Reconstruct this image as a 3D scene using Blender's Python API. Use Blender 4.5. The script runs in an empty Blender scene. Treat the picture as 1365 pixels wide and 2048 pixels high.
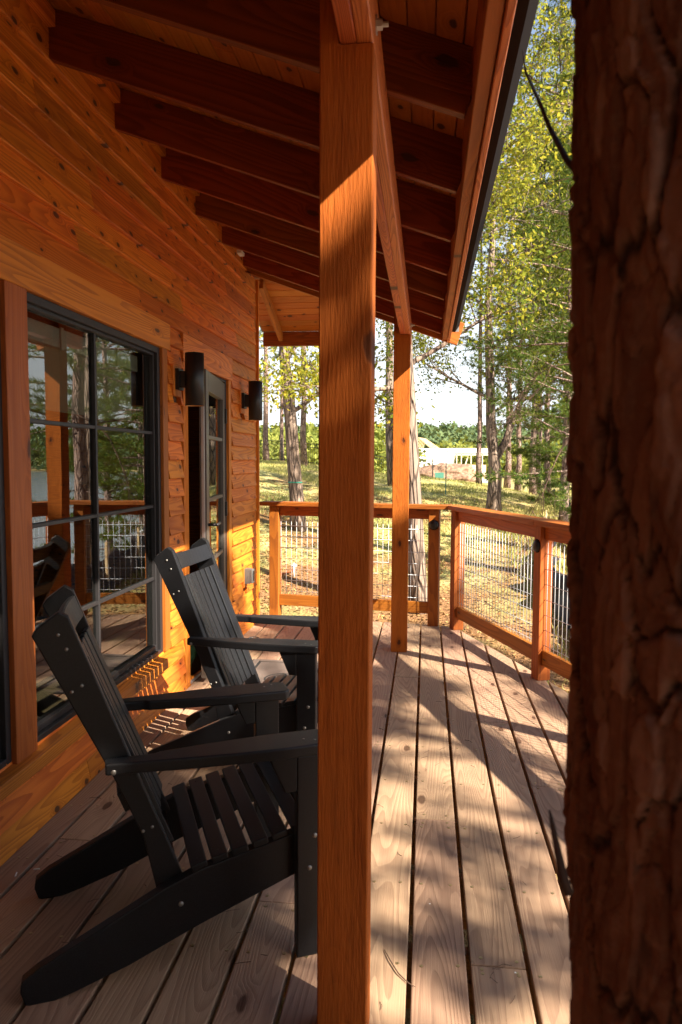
import bpy, bmesh, math, random
import numpy as np
from mathutils import Vector, Matrix, noise

random.seed(7); RNG = np.random.default_rng(7)
sc = bpy.context.scene
COL = sc.collection
R = math.radians

# ------------------------------------------------------------------ camera
cam_d = bpy.data.cameras.new('camera'); cam = bpy.data.objects.new('camera', cam_d); COL.objects.link(cam)
CX = Vector((0.99343962, 0.1142543, 0.00486633)); CD = Vector((0.01274764, -0.06835154, -0.99757985)); CF = Vector((-0.11364516, 0.99109738, -0.0693596))
M = Matrix(((CX.x, -CD.x, -CF.x, 0), (CX.y, -CD.y, -CF.y, 0), (CX.z, -CD.z, -CF.z, 1.45), (0, 0, 0, 1)))
cam.matrix_world = M
cam_d.sensor_fit = 'VERTICAL'; cam_d.sensor_height = 36.0; cam_d.lens = 26.0
cam_d.clip_start = 0.05; cam_d.clip_end = 3000
cam_d.dof.use_dof = True; cam_d.dof.focus_distance = 4.2; cam_d.dof.aperture_fstop = 7.5
sc.camera = cam
# ------------------------------------------------------------------ light
SUN_AZ, SUN_EL = R(-31), R(37.6)          # azimuth from +X
SDIR = Vector((math.cos(SUN_AZ) * math.cos(SUN_EL), math.sin(SUN_AZ) * math.cos(SUN_EL), math.sin(SUN_EL)))
w = bpy.data.worlds.new('World'); sc.world = w; w.use_nodes = True
nt = w.node_tree; bg = nt.nodes['Background']
sky = nt.nodes.new('ShaderNodeTexSky'); sky.sky_type = 'NISHITA'; sky.sun_disc = False
sky.sun_elevation = SUN_EL; sky.sun_rotation = math.atan2(SDIR.x, SDIR.y)
sky.air_density = 1.0; sky.dust_density = 1.2; sky.ozone_density = 1.0
# thin bright haze low in the sky all round, clear blue higher up
tcw = nt.nodes.new('ShaderNodeTexCoord'); spw = nt.nodes.new('ShaderNodeSeparateXYZ'); nt.links.new(tcw.outputs['Generated'], spw.inputs[0])
mrw = nt.nodes.new('ShaderNodeMapRange'); mrw.interpolation_type = 'SMOOTHSTEP'; nt.links.new(spw.outputs[2], mrw.inputs[0])
for i_, v_ in enumerate((.62, .02, .0, .80)): mrw.inputs[i_ + 1].default_value = v_
mxw = nt.nodes.new('ShaderNodeMix'); mxw.data_type = 'RGBA'; nt.links.new(mrw.outputs[0], mxw.inputs[0]); nt.links.new(sky.outputs[0], mxw.inputs[6]); mxw.inputs[7].default_value = (6.2, 6.4, 6.6, 1)
nt.links.new(mxw.outputs[2], bg.inputs[0]); bg.inputs[1].default_value = 0.058
sun_d = bpy.data.lights.new('sun', 'SUN'); sun_d.energy = 5.0; sun_d.angle = R(0.53); sun_d.color = (1.0, 0.90, 0.74)
sun = bpy.data.objects.new('sun', sun_d); COL.objects.link(sun)
sun.rotation_euler = (-SDIR).to_track_quat('-Z', 'Y').to_euler(); sun.location = (20, -12, 20)
vs = sc.view_settings; vs.view_transform = 'Standard'; vs.look = 'None'; vs.exposure = 2.05; vs.gamma = 1.0; vs.use_curve_mapping = False
sc.cycles.max_bounces = 7; sc.cycles.diffuse_bounces = 4; sc.cycles.glossy_bounces = 4; sc.cycles.transmission_bounces = 6
sc.cycles.transparent_max_bounces = 12; sc.cycles.sample_clamp_indirect = 6.0; sc.cycles.adaptive_threshold = .015

# ------------------------------------------------------------------ materials
class NT:
    def __init__(s, name):
        s.m = bpy.data.materials.new(name); s.m.use_nodes = True
        s.t = s.m.node_tree; s.b = s.t.nodes['Principled BSDF']; s.out = s.t.nodes['Material Output']
    def n(s, typ, **kw):
        o = s.t.nodes.new(typ)
        for k, v in kw.items(): setattr(o, k, v)
        return o
    def lk(s, a, b): s.t.links.new(a, b)
    def val(s, x, sock):
        if hasattr(x, 'is_output'): s.lk(x, sock)
        else: sock.default_value = x
    def math(s, op, a, b=None, c=None, clamp=False):
        o = s.n('ShaderNodeMath', operation=op); o.use_clamp = clamp
        for i, v in enumerate((a, b, c)):
            if v is not None: s.val(v, o.inputs[i])
        return o.outputs[0]
    def mix(s, f, a, b, mode='MIX'):
        o = s.n('ShaderNodeMix', data_type='RGBA', blend_type=mode)
        s.val(f, o.inputs[0])
        for v, k in ((a, 6), (b, 7)):
            if isinstance(v, tuple): v = (*v[:3], 1)
            s.val(v, o.inputs[k])
        return o.outputs[2]
    def ramp(s, f, stops):
        o = s.n('ShaderNodeValToRGB'); e = o.color_ramp.elements
        while len(e) < len(stops): e.new(.5)
        for q, (p, c) in zip(e, stops):
            q.position = p; q.color = (*c, 1) if len(c) == 3 else c
        s.lk(f, o.inputs[0]); return o.outputs[0]
    def noise(s, vec, scale, detail=2, rough=.5, dist=0):
        o = s.n('ShaderNodeTexNoise'); s.lk(vec, o.inputs['Vector'])
        o.inputs['Scale'].default_value = scale; o.inputs['Detail'].default_value = detail
        o.inputs['Roughness'].default_value = rough; o.inputs['Distortion'].default_value = dist
        return o.outputs[0]
    def smooth(s, x, a, b, lo=0., hi=1.):
        o = s.n('ShaderNodeMapRange', interpolation_type='SMOOTHSTEP')
        s.val(x, o.inputs[0])
        for i, v in enumerate((a, b, lo, hi)): o.inputs[i + 1].default_value = v
        return o.outputs[0]
    def vmul(s, v, k, add=None):
        o = s.n('ShaderNodeVectorMath', operation='MULTIPLY'); s.lk(v, o.inputs[0]); o.inputs[1].default_value = k
        r = o.outputs[0]
        if add is not None:
            a = s.n('ShaderNodeVectorMath', operation='ADD'); s.lk(r, a.inputs[0]); s.val(add, a.inputs[1]); r = a.outputs[0]
        return r
    def bump(s, h, strength=.5, dist=.01, prev=None):
        o = s.n('ShaderNodeBump'); o.inputs['Strength'].default_value = strength; o.inputs['Distance'].default_value = dist
        s.lk(h, o.inputs['Height'])
        if prev is not None: s.lk(prev, o.inputs['Normal'])
        return o.outputs[0]

def plain(name, col, rough=.6, metal=0., bump=0., bscale=200., var=0.):
    q = NT(name); q.b.inputs['Base Color'].default_value = (*col, 1); q.b.inputs['Roughness'].default_value = rough
    q.b.inputs['Metallic'].default_value = metal
    tc = q.n('ShaderNodeTexCoord').outputs['Object']
    if bump: q.lk(q.bump(q.noise(tc, bscale, 3), bump, .002), q.b.inputs['Normal'])
    if var:
        v = q.noise(tc, 6, 4)
        q.lk(q.mix(q.smooth(v, .35, .65), tuple(c * (1 - var) for c in col), tuple(min(1, c * (1 + var)) for c in col)), q.b.inputs['Base Color'])
    return q.m

def wood(name, light, dark, knotc=(.06, .02, .008), knots=.55, bands=26, contrast=.75, rough=.55, fiber=.35, bumpd=.0012, ystr=7.0, var=.35, kscale=(2.6, 9.0), spec=.35, blotch=.0, weather=None, hue=.0, lineb=.35, fsc=(6., 260.)):
    """solid timber: long axis = local X, wide face = local XY"""
    q = NT(name)
    tc = q.n('ShaderNodeTexCoord').outputs['Object']; rnd = q.n('ShaderNodeObjectInfo').outputs['Random']
    cmb = q.n('ShaderNodeCombineXYZ'); q.lk(q.math('MULTIPLY', rnd, 73.1), cmb.inputs[0]); q.lk(q.math('MULTIPLY', rnd, 41.7), cmb.inputs[1]); q.lk(q.math('MULTIPLY', rnd, 19.3), cmb.inputs[2])
    # knots
    kv = q.vmul(tc, (kscale[0], kscale[1], 2.0), cmb.outputs[0])
    vo = q.n('ShaderNodeTexVoronoi', voronoi_dimensions='2D'); vo.inputs['Scale'].default_value = 1.0; vo.inputs['Randomness'].default_value = 1.0; q.lk(kv, vo.inputs['Vector'])
    sep = q.n('ShaderNodeSeparateColor'); q.lk(vo.outputs['Color'], sep.inputs[0])
    has = q.math('LESS_THAN', sep.outputs[0], knots)
    d = q.math('ADD', vo.outputs['Distance'], q.math('MULTIPLY', q.math('SUBTRACT', q.noise(kv, 9, 2), .5), .08))
    krad = q.math('MULTIPLY_ADD', sep.outputs[1], .06, .045)
    kn = q.math('MULTIPLY', q.math('SUBTRACT', 1., q.smooth(q.math('DIVIDE', d, krad), .75, 1.25)), has)
    halo = q.math('MULTIPLY', q.math('SUBTRACT', 1., q.smooth(q.math('DIVIDE', d, krad), .8, 3.4)), has)
    # annual rings as contours of a stretched noise
    gv = q.vmul(tc, (.55, ystr, ystr * 1.3), cmb.outputs[0])
    g = q.noise(gv, 1.0, 1.5, .4, .15)
    g = q.math('ADD', q.math('MULTIPLY', g, bands), q.math('MULTIPLY', halo, 2.2))
    fr = q.math('FRACT', g)
    line = q.math('MULTIPLY', q.smooth(fr, .15, .92), q.math('SUBTRACT', 1., q.smooth(fr, .93, 1.0)))
    fv = q.vmul(tc, (fsc[0], fsc[1], fsc[1]), cmb.outputs[0]); fib = q.noise(fv, 1.0, 3, .6)
    fv2 = q.vmul(tc, (1.3, 34., 34.), cmb.outputs[0]); fib2 = q.noise(fv2, 1.0, 3, .55)
    amt = q.math('MULTIPLY', line, contrast)
    amt = q.math('ADD', amt, q.math('MULTIPLY', q.math('SUBTRACT', fib, .5), fiber * 1.6))
    amt = q.math('ADD', amt, q.math('MULTIPLY', q.math('SUBTRACT', fib2, .5), fiber * 2.2), clamp=True)
    c = q.mix(amt, light, dark)
    c = q.mix(q.math('MULTIPLY', halo, .55), c, dark)
    c = q.mix(q.math('MULTIPLY', kn, .92), c, knotc)
    # board to board variation
    hs = q.n('ShaderNodeHueSaturation'); q.lk(c, hs.inputs['Color'])
    q.lk(q.math('MULTIPLY_ADD', rnd, var, 1 - var / 2), hs.inputs['Value'])
    r2 = q.math('FRACT', q.math('MULTIPLY', rnd, 17.31)); q.lk(q.math('MULTIPLY_ADD', r2, .018, .491 + hue), hs.inputs['Hue'])
    c = hs.outputs[0]
    if blotch:
        bl = q.noise(q.vmul(tc, (2., 5., 5.), cmb.outputs[0]), 1.6, 4, .6)
        c = q.mix(q.math('MULTIPLY', q.smooth(bl, .48, .72), blotch), c, weather or dark)
    q.lk(c, q.b.inputs['Base Color'])
    rr = q.math('MULTIPLY_ADD', fib2, .3, rough - .15); q.lk(rr, q.b.inputs['Roughness'])
    q.b.inputs['Specular IOR Level'].default_value = spec
    h = q.math('ADD', q.math('MULTIPLY', line, -lineb), q.math('MULTIPLY', fib, .8))
    h = q.math('ADD', h, q.math('MULTIPLY', kn, -.6))
    q.lk(q.bump(h, .7, bumpd), q.b.inputs['Normal'])
    return q.m

M_SID = wood('cedar siding stain', (.62, .186, .017), (.37, .082, .006), knots=.7, kscale=(4.2, 7.5), bands=22, var=.46, contrast=.7)
M_TRIM = wood('trim stain', (.60, .182, .018), (.35, .082, .008), knots=.4, bands=24, var=.25)
M_CASE = wood('casing stain red', (.35, .100, .014), (.21, .052, .007), knots=.45, bands=20, var=.15, contrast=.5)
M_RAFT = wood('rafter stain', (.25, .052, .007), (.14, .025, .003), knots=.45, bands=18, var=.3, kscale=(2.2, 5))
M_CEIL = wood('ceiling pine', (.48, .150, .016), (.34, .092, .009), knots=.7, kscale=(4.0, 6.0), bands=12, contrast=.45, var=.25)
M_BEAM = wood('beam stain', (.62, .19, .05), (.36, .085, .020), knots=.3, bands=60, contrast=.8, var=.1, kscale=(2., 5.), ystr=5)
M_POST = wood('rough sawn post', (.38, .106, .013), (.125, .028, .004), knots=.3, bands=44, contrast=.16, fiber=.65, bumpd=.005, rough=.8, var=.1, kscale=(2.6, 5.0), spec=.15, ystr=4, blotch=.35, weather=(.20, .055, .009), lineb=.03, fsc=(16., 190.))
M_RAIL = wood('railing stain', (.37, .108, .012), (.20, .048, .005), knots=.5, bands=16, contrast=.6, var=.3, fiber=.4, rough=.6)
M_DECK = wood('deck board', (.37, .235, .150), (.225, .132, .084), knotc=(.075, .035, .02), knots=.4, bands=34, contrast=.62, rough=.72, fiber=.34, bumpd=.0016, var=.34, kscale=(2.2, 5.5), spec=.25, blotch=.35, weather=(.30, .19, .13), ystr=5.5)
M_JOIST = wood('joist lumber', (.40, .22, .09), (.25, .12, .05), var=.2)
M_LUMB = wood('raw lumber', (.75, .56, .32), (.6, .40, .20), knots=.3, var=.2)
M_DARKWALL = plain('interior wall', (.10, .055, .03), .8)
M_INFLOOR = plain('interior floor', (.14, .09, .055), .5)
M_BLACK = plain('black window frame', (.016, .014, .015), .5)
M_DOORF = plain('bronze door frame', (.085, .075, .065), .42)
M_SCON = plain('matt black metal', (.010, .010, .011), .42, .0, .15, 600)
M_GOLD = plain('sconce liner', (.75, .46, .2), .35, .6)
M_STEEL = plain('galvanised steel', (.55, .56, .58), .38, .85)
M_BOLT = plain('weathered bolt', (.26, .25, .23), .45, .8)
M_SCRD = plain('dark screw', (.05, .05, .055), .4, .5)
M_SCREW = plain('brass screw head', (.42, .33, .18), .4, .8)
M_WIRE = plain('galvanised wire', (.50, .51, .54), .5, .2)
M_GUT = plain('dark bronze gutter', (.010, .006, .005), .9); M_GUT.node_tree.nodes['Principled BSDF'].inputs['Specular IOR Level'].default_value = .08
M_GREY = plain('grey outlet box', (.13, .135, .13), .5, .3)
M_ROOF = plain('roof metal', (.05, .05, .05), .5)
M_SHADE = plain('roller shade weave', (.42, .36, .25), .9, bump=.5, bscale=300)
M_WHITE = plain('cream housing', (.62, .58, .50), .5)
M_MAT = plain('door mat fibre', (.13, .095, .08), .95, bump=.9, bscale=500, var=.15)
M_MATB = plain('mat black', (.015, .014, .014), .9, bump=.5, bscale=400)
M_GREEN = plain('green plush', (.04, .16, .09), .9, bump=1., bscale=120, var=.4)
M_FABRIC = plain('silt fence fabric', (.018, .018, .022), .7, bump=.4, bscale=40)
M_WRAP = plain('house wrap', (.78, .78, .82), .6, var=.08)
M_FENCE = plain('black iron fence', (.012, .012, .012), .5)
M_SITE = plain('sun bleached framing lumber', (.80, .72, .56), .8, var=.1)
M_DIRT = plain('dug earth', (.22, .13, .085), .95, bump=1., bscale=6, var=.4)
M_UTIL = plain('green utility box', (.06, .20, .16), .5)
M_TWINE = plain('green twine', (.03, .28, .20), .7)
M_TARP = plain('grey tarp', (.25, .26, .27), .6, var=.2)
M_PAINT = plain('white fleck', (.8, .78, .74), .8)

def chair_mat():
    q = NT('black poly lumber'); tc = q.n('ShaderNodeTexCoord').outputs['Object']
    a = q.noise(tc, 420, 3); b = q.noise(tc, 5, 3)
    q.lk(q.mix(q.smooth(a, .4, .7), (.003, .003, .004), (.011, .011, .013)), q.b.inputs['Base Color'])
    q.lk(q.math('MULTIPLY_ADD', b, .22, .34), q.b.inputs['Roughness'])
    q.b.inputs['Specular IOR Level'].default_value = .36; q.b.inputs['Sheen Weight'].default_value = .05; q.b.inputs['Sheen Roughness'].default_value = .4
    q.lk(q.bump(a, .35, .0012), q.b.inputs['Normal'])
    return q.m
M_CHAIR = chair_mat()

def glass_mat(name='window glass', ior=2.25):
    q = NT(name); q.t.nodes.remove(q.b)
    fr = q.n('ShaderNodeFresnel'); fr.inputs[0].default_value = ior
    tc = q.n('ShaderNodeTexCoord').outputs['Object']
    gl = q.n('ShaderNodeBsdfGlossy'); gl.inputs['Roughness'].default_value = .004; gl.inputs['Color'].default_value = (.96, .97, .96, 1)
    q.lk(q.bump(q.noise(tc, 2.2, 1), .02, .02), gl.inputs['Normal'])
    tr = q.n('ShaderNodeBsdfTransparent'); tr.inputs[0].default_value = (.66, .70, .67, 1)
    geo = q.n('ShaderNodeNewGeometry')
    f = q.math('MULTIPLY', fr.outputs[0], q.math('SUBTRACT', 1., geo.outputs['Backfacing']))
    mx = q.n('ShaderNodeMixShader'); q.lk(f, mx.inputs[0]); q.lk(tr.outputs[0], mx.inputs[1]); q.lk(gl.outputs[0], mx.inputs[2])
    q.lk(mx.outputs[0], q.out.inputs[0]); return q.m
M_GLASS = glass_mat()

def jar_mat():
    q = NT('clear jar glass'); q.b.inputs['Base Color'].default_value = (.9, .8, .74, 1); q.b.inputs['Roughness'].default_value = .05
    q.b.inputs['Transmission Weight'].default_value = .9; q.b.inputs['IOR'].default_value = 1.3; return q.m
M_JAR = jar_mat()

def leaf_mat(name, a, b, c, scale=1.2, trans=.45):
    q = NT(name); q.t.nodes.remove(q.b)
    tc = q.n('ShaderNodeTexCoord').outputs['Object']; rnd = q.n('ShaderNodeObjectInfo').outputs['Random']
    n1 = q.noise(tc, scale, 3); n2 = q.noise(tc, scale * 14, 1)
    col = q.mix(q.smooth(n1, .38, .64), a, b); col = q.mix(q.smooth(n2, .5, .72), col, c)
    hs = q.n('ShaderNodeHueSaturation'); q.lk(col, hs.inputs['Color']); q.lk(q.math('MULTIPLY_ADD', rnd, .4, .8), hs.inputs['Value'])
    di = q.n('ShaderNodeBsdfDiffuse'); q.lk(hs.outputs[0], di.inputs[0])
    tl = q.n('ShaderNodeBsdfTranslucent'); tcol = q.mix(.55, hs.outputs[0], (.35, .34, .03)); q.lk(tcol, tl.inputs[0])
    mx = q.n('ShaderNodeMixShader'); mx.inputs[0].default_value = trans; q.lk(di.outputs[0], mx.inputs[1]); q.lk(tl.outputs[0], mx.inputs[2])
    q.lk(mx.outputs[0], q.out.inputs[0]); return q.m
M_PINE = leaf_mat('pine needles', (.030, .070, .020), (.075, .12, .028), (.16, .17, .04), 1.2, .3)
M_LEAFY = leaf_mat('yellow green leaves', (.10, .15, .028), (.24, .25, .035), (.55, .42, .05), 1.0, .5)
M_LEAFG = leaf_mat('green leaves', (.05, .09, .02), (.15, .18, .03), (.40, .34, .05), .9, .45)
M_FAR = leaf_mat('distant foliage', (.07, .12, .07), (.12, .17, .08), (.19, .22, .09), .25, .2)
M_BUSH = leaf_mat('sunlit shrubs', (.16, .20, .05), (.28, .30, .07), (.40, .38, .10), .4, .4)

def bark_mat(name, a, b, c, sx=9., sz=1.6, bump=.03):
    q = NT(name); tc = q.n('ShaderNodeTexCoord').outputs['Object']
    v = q.vmul(tc, (sx, sx, sz)); n1 = q.noise(v, 1., 5, .6, .4); n2 = q.noise(tc, 2.2, 3)
    vo = q.n('ShaderNodeTexVoronoi'); vo.feature = 'DISTANCE_TO_EDGE'; vo.inputs['Scale'].default_value = 1.3; q.lk(v, vo.inputs['Vector'])
    cr = q.smooth(vo.outputs['Distance'], .0, .16)
    col = q.mix(q.smooth(n1, .35, .65), a, b); col = q.mix(q.math('SUBTRACT', 1., cr), col, c); col = q.mix(q.smooth(n2, .5, .8), col, tuple(x * .7 for x in b))
    q.lk(col, q.b.inputs['Base Color']); q.b.inputs['Roughness'].default_value = .9
    h = q.math('ADD', q.math('MULTIPLY', cr, .8), n1); q.lk(q.bump(h, .9, bump), q.b.inputs['Normal']); return q.m
M_BARK = bark_mat('grey brown bark', (.19, .13, .095), (.30, .22, .17), (.06, .04, .03))
M_BARKP = bark_mat('pine bark', (.22, .13, .10), (.38, .27, .22), (.09, .05, .04), 12, 3)
M_FGTW = plain('dark twig', (.035, .016, .010), .9)
M_TWIG = plain('twig', (.10, .055, .035), .85)

def fg_bark():
    q = NT('flaky red pine bark'); tc = q.n('ShaderNodeTexCoord').outputs['Object']
    at = q.n('ShaderNodeAttribute'); at.attribute_name = 'plate'
    n1 = q.noise(q.vmul(tc, (14, 14, 3.0)), 1., 5, .6, .5); n2 = q.noise(tc, 60, 4, .6); n3 = q.noise(tc, 3.2, 2)
    sp = q.n('ShaderNodeSeparateColor'); q.lk(at.outputs['Color'], sp.inputs[0])
    col = q.ramp(sp.outputs[1], [(0., (.085, .036, .022)), (.35, (.135, .060, .038)), (.7, (.19, .095, .064)), (1., (.29, .175, .135))])
    col = q.mix(q.smooth(n1, .35, .7), col, (.08, .027, .014)); col = q.mix(q.math('MULTIPLY', q.smooth(n3, .5, .75), .5), col, (.20, .11, .08))
    col = q.mix(q.math('SUBTRACT', 1., q.smooth(sp.outputs[0], .15, .7)), col, (.016, .008, .006))
    col = q.mix(q.math('MULTIPLY', q.math('SUBTRACT', n2, .5), .8, clamp=True), col, (.36, .22, .16))
    q.lk(col, q.b.inputs['Base Color']); q.b.inputs['Roughness'].default_value = .85; q.b.inputs['Specular IOR Level'].default_value = .2
    q.lk(q.bump(q.math('ADD', n1, q.math('MULTIPLY', n2, .4)), .8, .006), q.b.inputs['Normal']); return q.m
M_FGB = fg_bark()

def ground_mat():
    q = NT('grass and needle litter'); geo = q.n('ShaderNodeNewGeometry').outputs['Position']
    n1 = q.noise(geo, .35, 5, .6); n2 = q.noise(geo, 1.7, 5, .65); n3 = q.noise(geo, 22, 4, .7)
    sep = q.n('ShaderNodeSeparateXYZ'); q.lk(geo, sep.inputs[0])
    grass = q.mix(q.smooth(n2, .40, .62), (.32, .33, .11), (.54, .47, .21))
    dry = q.mix(q.smooth(n3, .35, .65), (.15, .075, .034), (.38, .21, .10))
    straw = q.mix(q.smooth(n2, .35, .7), (.40, .33, .15), (.30, .20, .09))
    f = q.math('ADD', q.smooth(n1, .42, .60), q.smooth(sep.outputs[1], 16, 8, 0, .55), clamp=True)
    f = q.math('ADD', f, q.smooth(sep.outputs[0], .8, 3.0, 0, .5), clamp=True)
    f = q.math('MULTIPLY', f, q.smooth(sep.outputs[1], 34, 14, .3, 1.0))
    c = q.mix(f, grass, dry)
    c = q.mix(q.math('MULTIPLY', q.smooth(sep.outputs[2], -.9, -1.35), 1.), c, straw)
    c = q.mix(q.math('MULTIPLY', q.smooth(n3, .55, .8), .4), c, (.08, .05, .025))
    q.lk(c, q.b.inputs['Base Color']); q.b.inputs['Roughness'].default_value = .95; q.b.inputs['Specular IOR Level'].default_value = .1
    q.lk(q.bump(q.math('ADD', n3, n2), 1., .05), q.b.inputs['Normal']); return q.m
M_GROUND = ground_mat()
def water_mat():
    q = NT('pond water'); geo = q.n('ShaderNodeNewGeometry').outputs['Position']
    q.b.inputs['Base Color'].default_value = (.26, .30, .33, 1); q.b.inputs['Roughness'].default_value = .12; q.b.inputs['IOR'].default_value = 1.33
    q.b.inputs['Specular IOR Level'].default_value = .8
    n = q.noise(q.vmul(geo, (1., 2.2, 1.)), 2.2, 3); q.lk(q.bump(n, .35, .06), q.b.inputs['Normal']); return q.m
M_WATER = water_mat()
M_GRASS = leaf_mat('grass blades', (.26, .28, .08), (.44, .39, .15), (.60, .50, .24), .9, .3)
M_LITTER = leaf_mat('fallen leaves', (.22, .11, .045), (.38, .21, .09), (.52, .34, .15), 1.2, .1)

# ------------------------------------------------------------------ object helpers
def meta(o, label=None, cat=None, group=None, kind=None):
    if label: o['label'] = label
    if cat: o['category'] = cat
    if group: o['group'] = group
    if kind: o['kind'] = kind
    return o
def empty(name, loc=(0, 0, 0), rz=0, **kw):
    o = bpy.data.objects.new(name, None); COL.objects.link(o); o.location = loc; o.rotation_euler = (0, 0, rz); o.empty_display_size = .1
    return meta(o, **kw)
def link(name, me, mat=None, parent=None, mw=None, **kw):
    o = bpy.data.objects.new(name, me); COL.objects.link(o)
    if mat is not None and not me.materials: me.materials.append(mat)
    if parent is not None: o.parent = parent
    if mw is not None: o.matrix_local = mw
    return meta(o, **kw)
def copy_tree(o, parent=None):
    c = o.copy(); COL.objects.link(c)
    if parent is not None: c.parent = parent
    for ch in list(o.children): copy_tree(ch, c)
    return c
def frame(o, x, y, z):
    x = Vector(x).normalized(); z = Vector(z).normalized(); y = z.cross(x).normalized(); z = x.cross(y)
    return Matrix(((x.x, y.x, z.x, o[0]), (x.y, y.y, z.y, o[1]), (x.z, y.z, z.z, o[2]), (0, 0, 0, 1)))
CACHE = {}
def chamfer_box(L, W, T, c=.002):
    """box with chamfered long and end edges, centred"""
    k = ('box', round(L, 3), round(W, 4), round(T, 4), c)
    if k in CACHE: return CACHE[k]
    a, b, h = L / 2, W / 2, T / 2; c = min(c, T * .3)
    V = []; F = []
    idx = {}
    for sx in (-1, 1):
        for sy in (-1, 1):
            for sz in (-1, 1):
                for ax in range(3):
                    p = [sx * a, sy * b, sz * h]; s = (sx, sy, sz)
                    for j in range(3):
                        if j != ax: p[j] -= s[j] * c
                    idx[(sx, sy, sz, ax)] = len(V); V.append(p)
    g = lambda sx, sy, sz, ax: idx[(sx, sy, sz, ax)]
    for ax in range(3):
        o1, o2 = [j for j in range(3) if j != ax]
        for s in (-1, 1):
            q = []
            for (u, v) in ((-1, -1), (1, -1), (1, 1), (-1, 1)):
                t = [0, 0, 0]; t[ax] = s; t[o1] = u; t[o2] = v; q.append(g(*t, ax))
            F.append(q)
    for ax in range(3):      # edges parallel to ax
        o1, o2 = [j for j in range(3) if j != ax]
        for u in (-1, 1):
            for v in (-1, 1):
                def t(s): 
                    r = [0, 0, 0]; r[ax] = s; r[o1] = u; r[o2] = v; return r
                F.append([g(*t(-1), o1), g(*t(1), o1), g(*t(1), o2), g(*t(-1), o2)])
    for sx in (-1, 1):
        for sy in (-1, 1):
            for sz in (-1, 1): F.append([g(sx, sy, sz, 0), g(sx, sy, sz, 1), g(sx, sy, sz, 2)])
    me = bpy.data.meshes.new('board'); me.from_pydata(V, [], F)
    bm = bmesh.new(); bm.from_mesh(me); bmesh.ops.recalc_face_normals(bm, faces=bm.faces); bm.to_mesh(me); bm.free()
    CACHE[k] = me; return me
MATCOPY = {}
def with_mat(me, mat):
    k = (me.name, mat.name)
    if k not in MATCOPY:
        if not me.materials: me.materials.append(mat); MATCOPY[k] = me
        elif me.materials[0] == mat: MATCOPY[k] = me
        else:
            m2 = me.copy(); m2.materials.clear(); m2.materials.append(mat); MATCOPY[k] = m2
    return MATCOPY[k]
def board(name, p0, p1, W, T, nrm, mat, parent, c=.002, **kw):
    """timber from p0 to p1 (centre line); nrm = direction of its thickness T"""
    p0 = Vector(p0); p1 = Vector(p1); L = (p1 - p0).length
    me = with_mat(chamfer_box(L, W, T, c), mat)
    return link(name, me, None, parent, frame((p0 + p1) / 2, p1 - p0, None, nrm), **kw)
def abox(name, x0, x1, y0, y1, z0, z1, mat, parent, c=.002, along=None, face=None, **kw):
    """axis aligned timber; along = long axis, face = thickness axis"""
    lo = Vector((x0, y0, z0)); hi = Vector((x1, y1, z1)); d = hi - lo; ctr = (lo + hi) / 2
    ax = along if along is not None else max(range(3), key=lambda i: d[i])
    rest = [i for i in range(3) if i != ax]
    fc = face if face is not None else min(rest, key=lambda i: d[i]); wd = [i for i in rest if i != fc][0]
    e = Vector((0, 0, 0)); e[ax] = d[ax] / 2; n = Vector((0, 0, 0)); n[fc] = 1
    return board(name, ctr - e, ctr + e, d[wd], d[fc], n, mat, parent, c, **kw)

class MB:
    def __init__(s): s.V = []; s.F = []
    def tube(s, pts, rad, n=6, cap=True):
        pts = [Vector(p) for p in pts]; m = len(pts)
        if not hasattr(rad, '__len__'): rad = [rad] * m
        b = len(s.V); up = Vector((.13, .31, 1)).normalized()
        t0 = (pts[-1] - pts[0]).normalized()
        if abs(t0.dot(up)) > .95: up = Vector((1, .2, 0)).normalized()
        for i, p in enumerate(pts):
            t = (pts[min(i + 1, m - 1)] - pts[max(i - 1, 0)]).normalized()
            u = t.cross(up).normalized(); v = t.cross(u)
            for k in range(n):
                a = 2 * math.pi * k / n; s.V.append(tuple(p + (u * math.cos(a) + v * math.sin(a)) * rad[i]))
        for i in range(m - 1):
            for k in range(n):
                k2 = (k + 1) % n; s.F.append((b + i * n + k, b + i * n + k2, b + (i + 1) * n + k2, b + (i + 1) * n + k))
        if cap:
            s.F.append(tuple(b + k for k in range(n))[::-1]); s.F.append(tuple(b + (m - 1) * n + k for k in range(n)))
        return s
    def box(s, x0, x1, y0, y1, z0, z1):
        b = len(s.V)
        s.V += [(x0, y0, z0), (x1, y0, z0), (x1, y1, z0), (x0, y1, z0), (x0, y0, z1), (x1, y0, z1), (x1, y1, z1), (x0, y1, z1)]
        for f in ((0, 3, 2, 1), (4, 5, 6, 7), (0, 1, 5, 4), (1, 2, 6, 5), (2, 3, 7, 6), (3, 0, 4, 7)): s.F.append(tuple(b + i for i in f))
        return s
    def mesh(s, name='mesh', smooth=False):
        me = bpy.data.meshes.new(name); me.from_pydata(s.V, [], s.F); 
        if smooth: me.shade_smooth()
        return me
def prism(poly, T, bev=.003, seg=2, name='plate'):
    """2D outline (x,y) extruded +-T/2 in z, bevelled"""
    bm = bmesh.new(); n = len(poly)
    a = [bm.verts.new((x, y, -T / 2)) for x, y in poly]; b = [bm.verts.new((x, y, T / 2)) for x, y in poly]
    bm.faces.new(a[::-1]); bm.faces.new(b)
    for i in range(n): bm.faces.new((a[i], a[(i + 1) % n], b[(i + 1) % n], b[i]))
    bmesh.ops.recalc_face_normals(bm, faces=bm.faces)
    if bev: bmesh.ops.bevel(bm, geom=bm.edges[:], offset=bev, segments=seg, affect='EDGES', profile=.5)
    me = bpy.data.meshes.new(name); bm.to_mesh(me); bm.free(); return me

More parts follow.
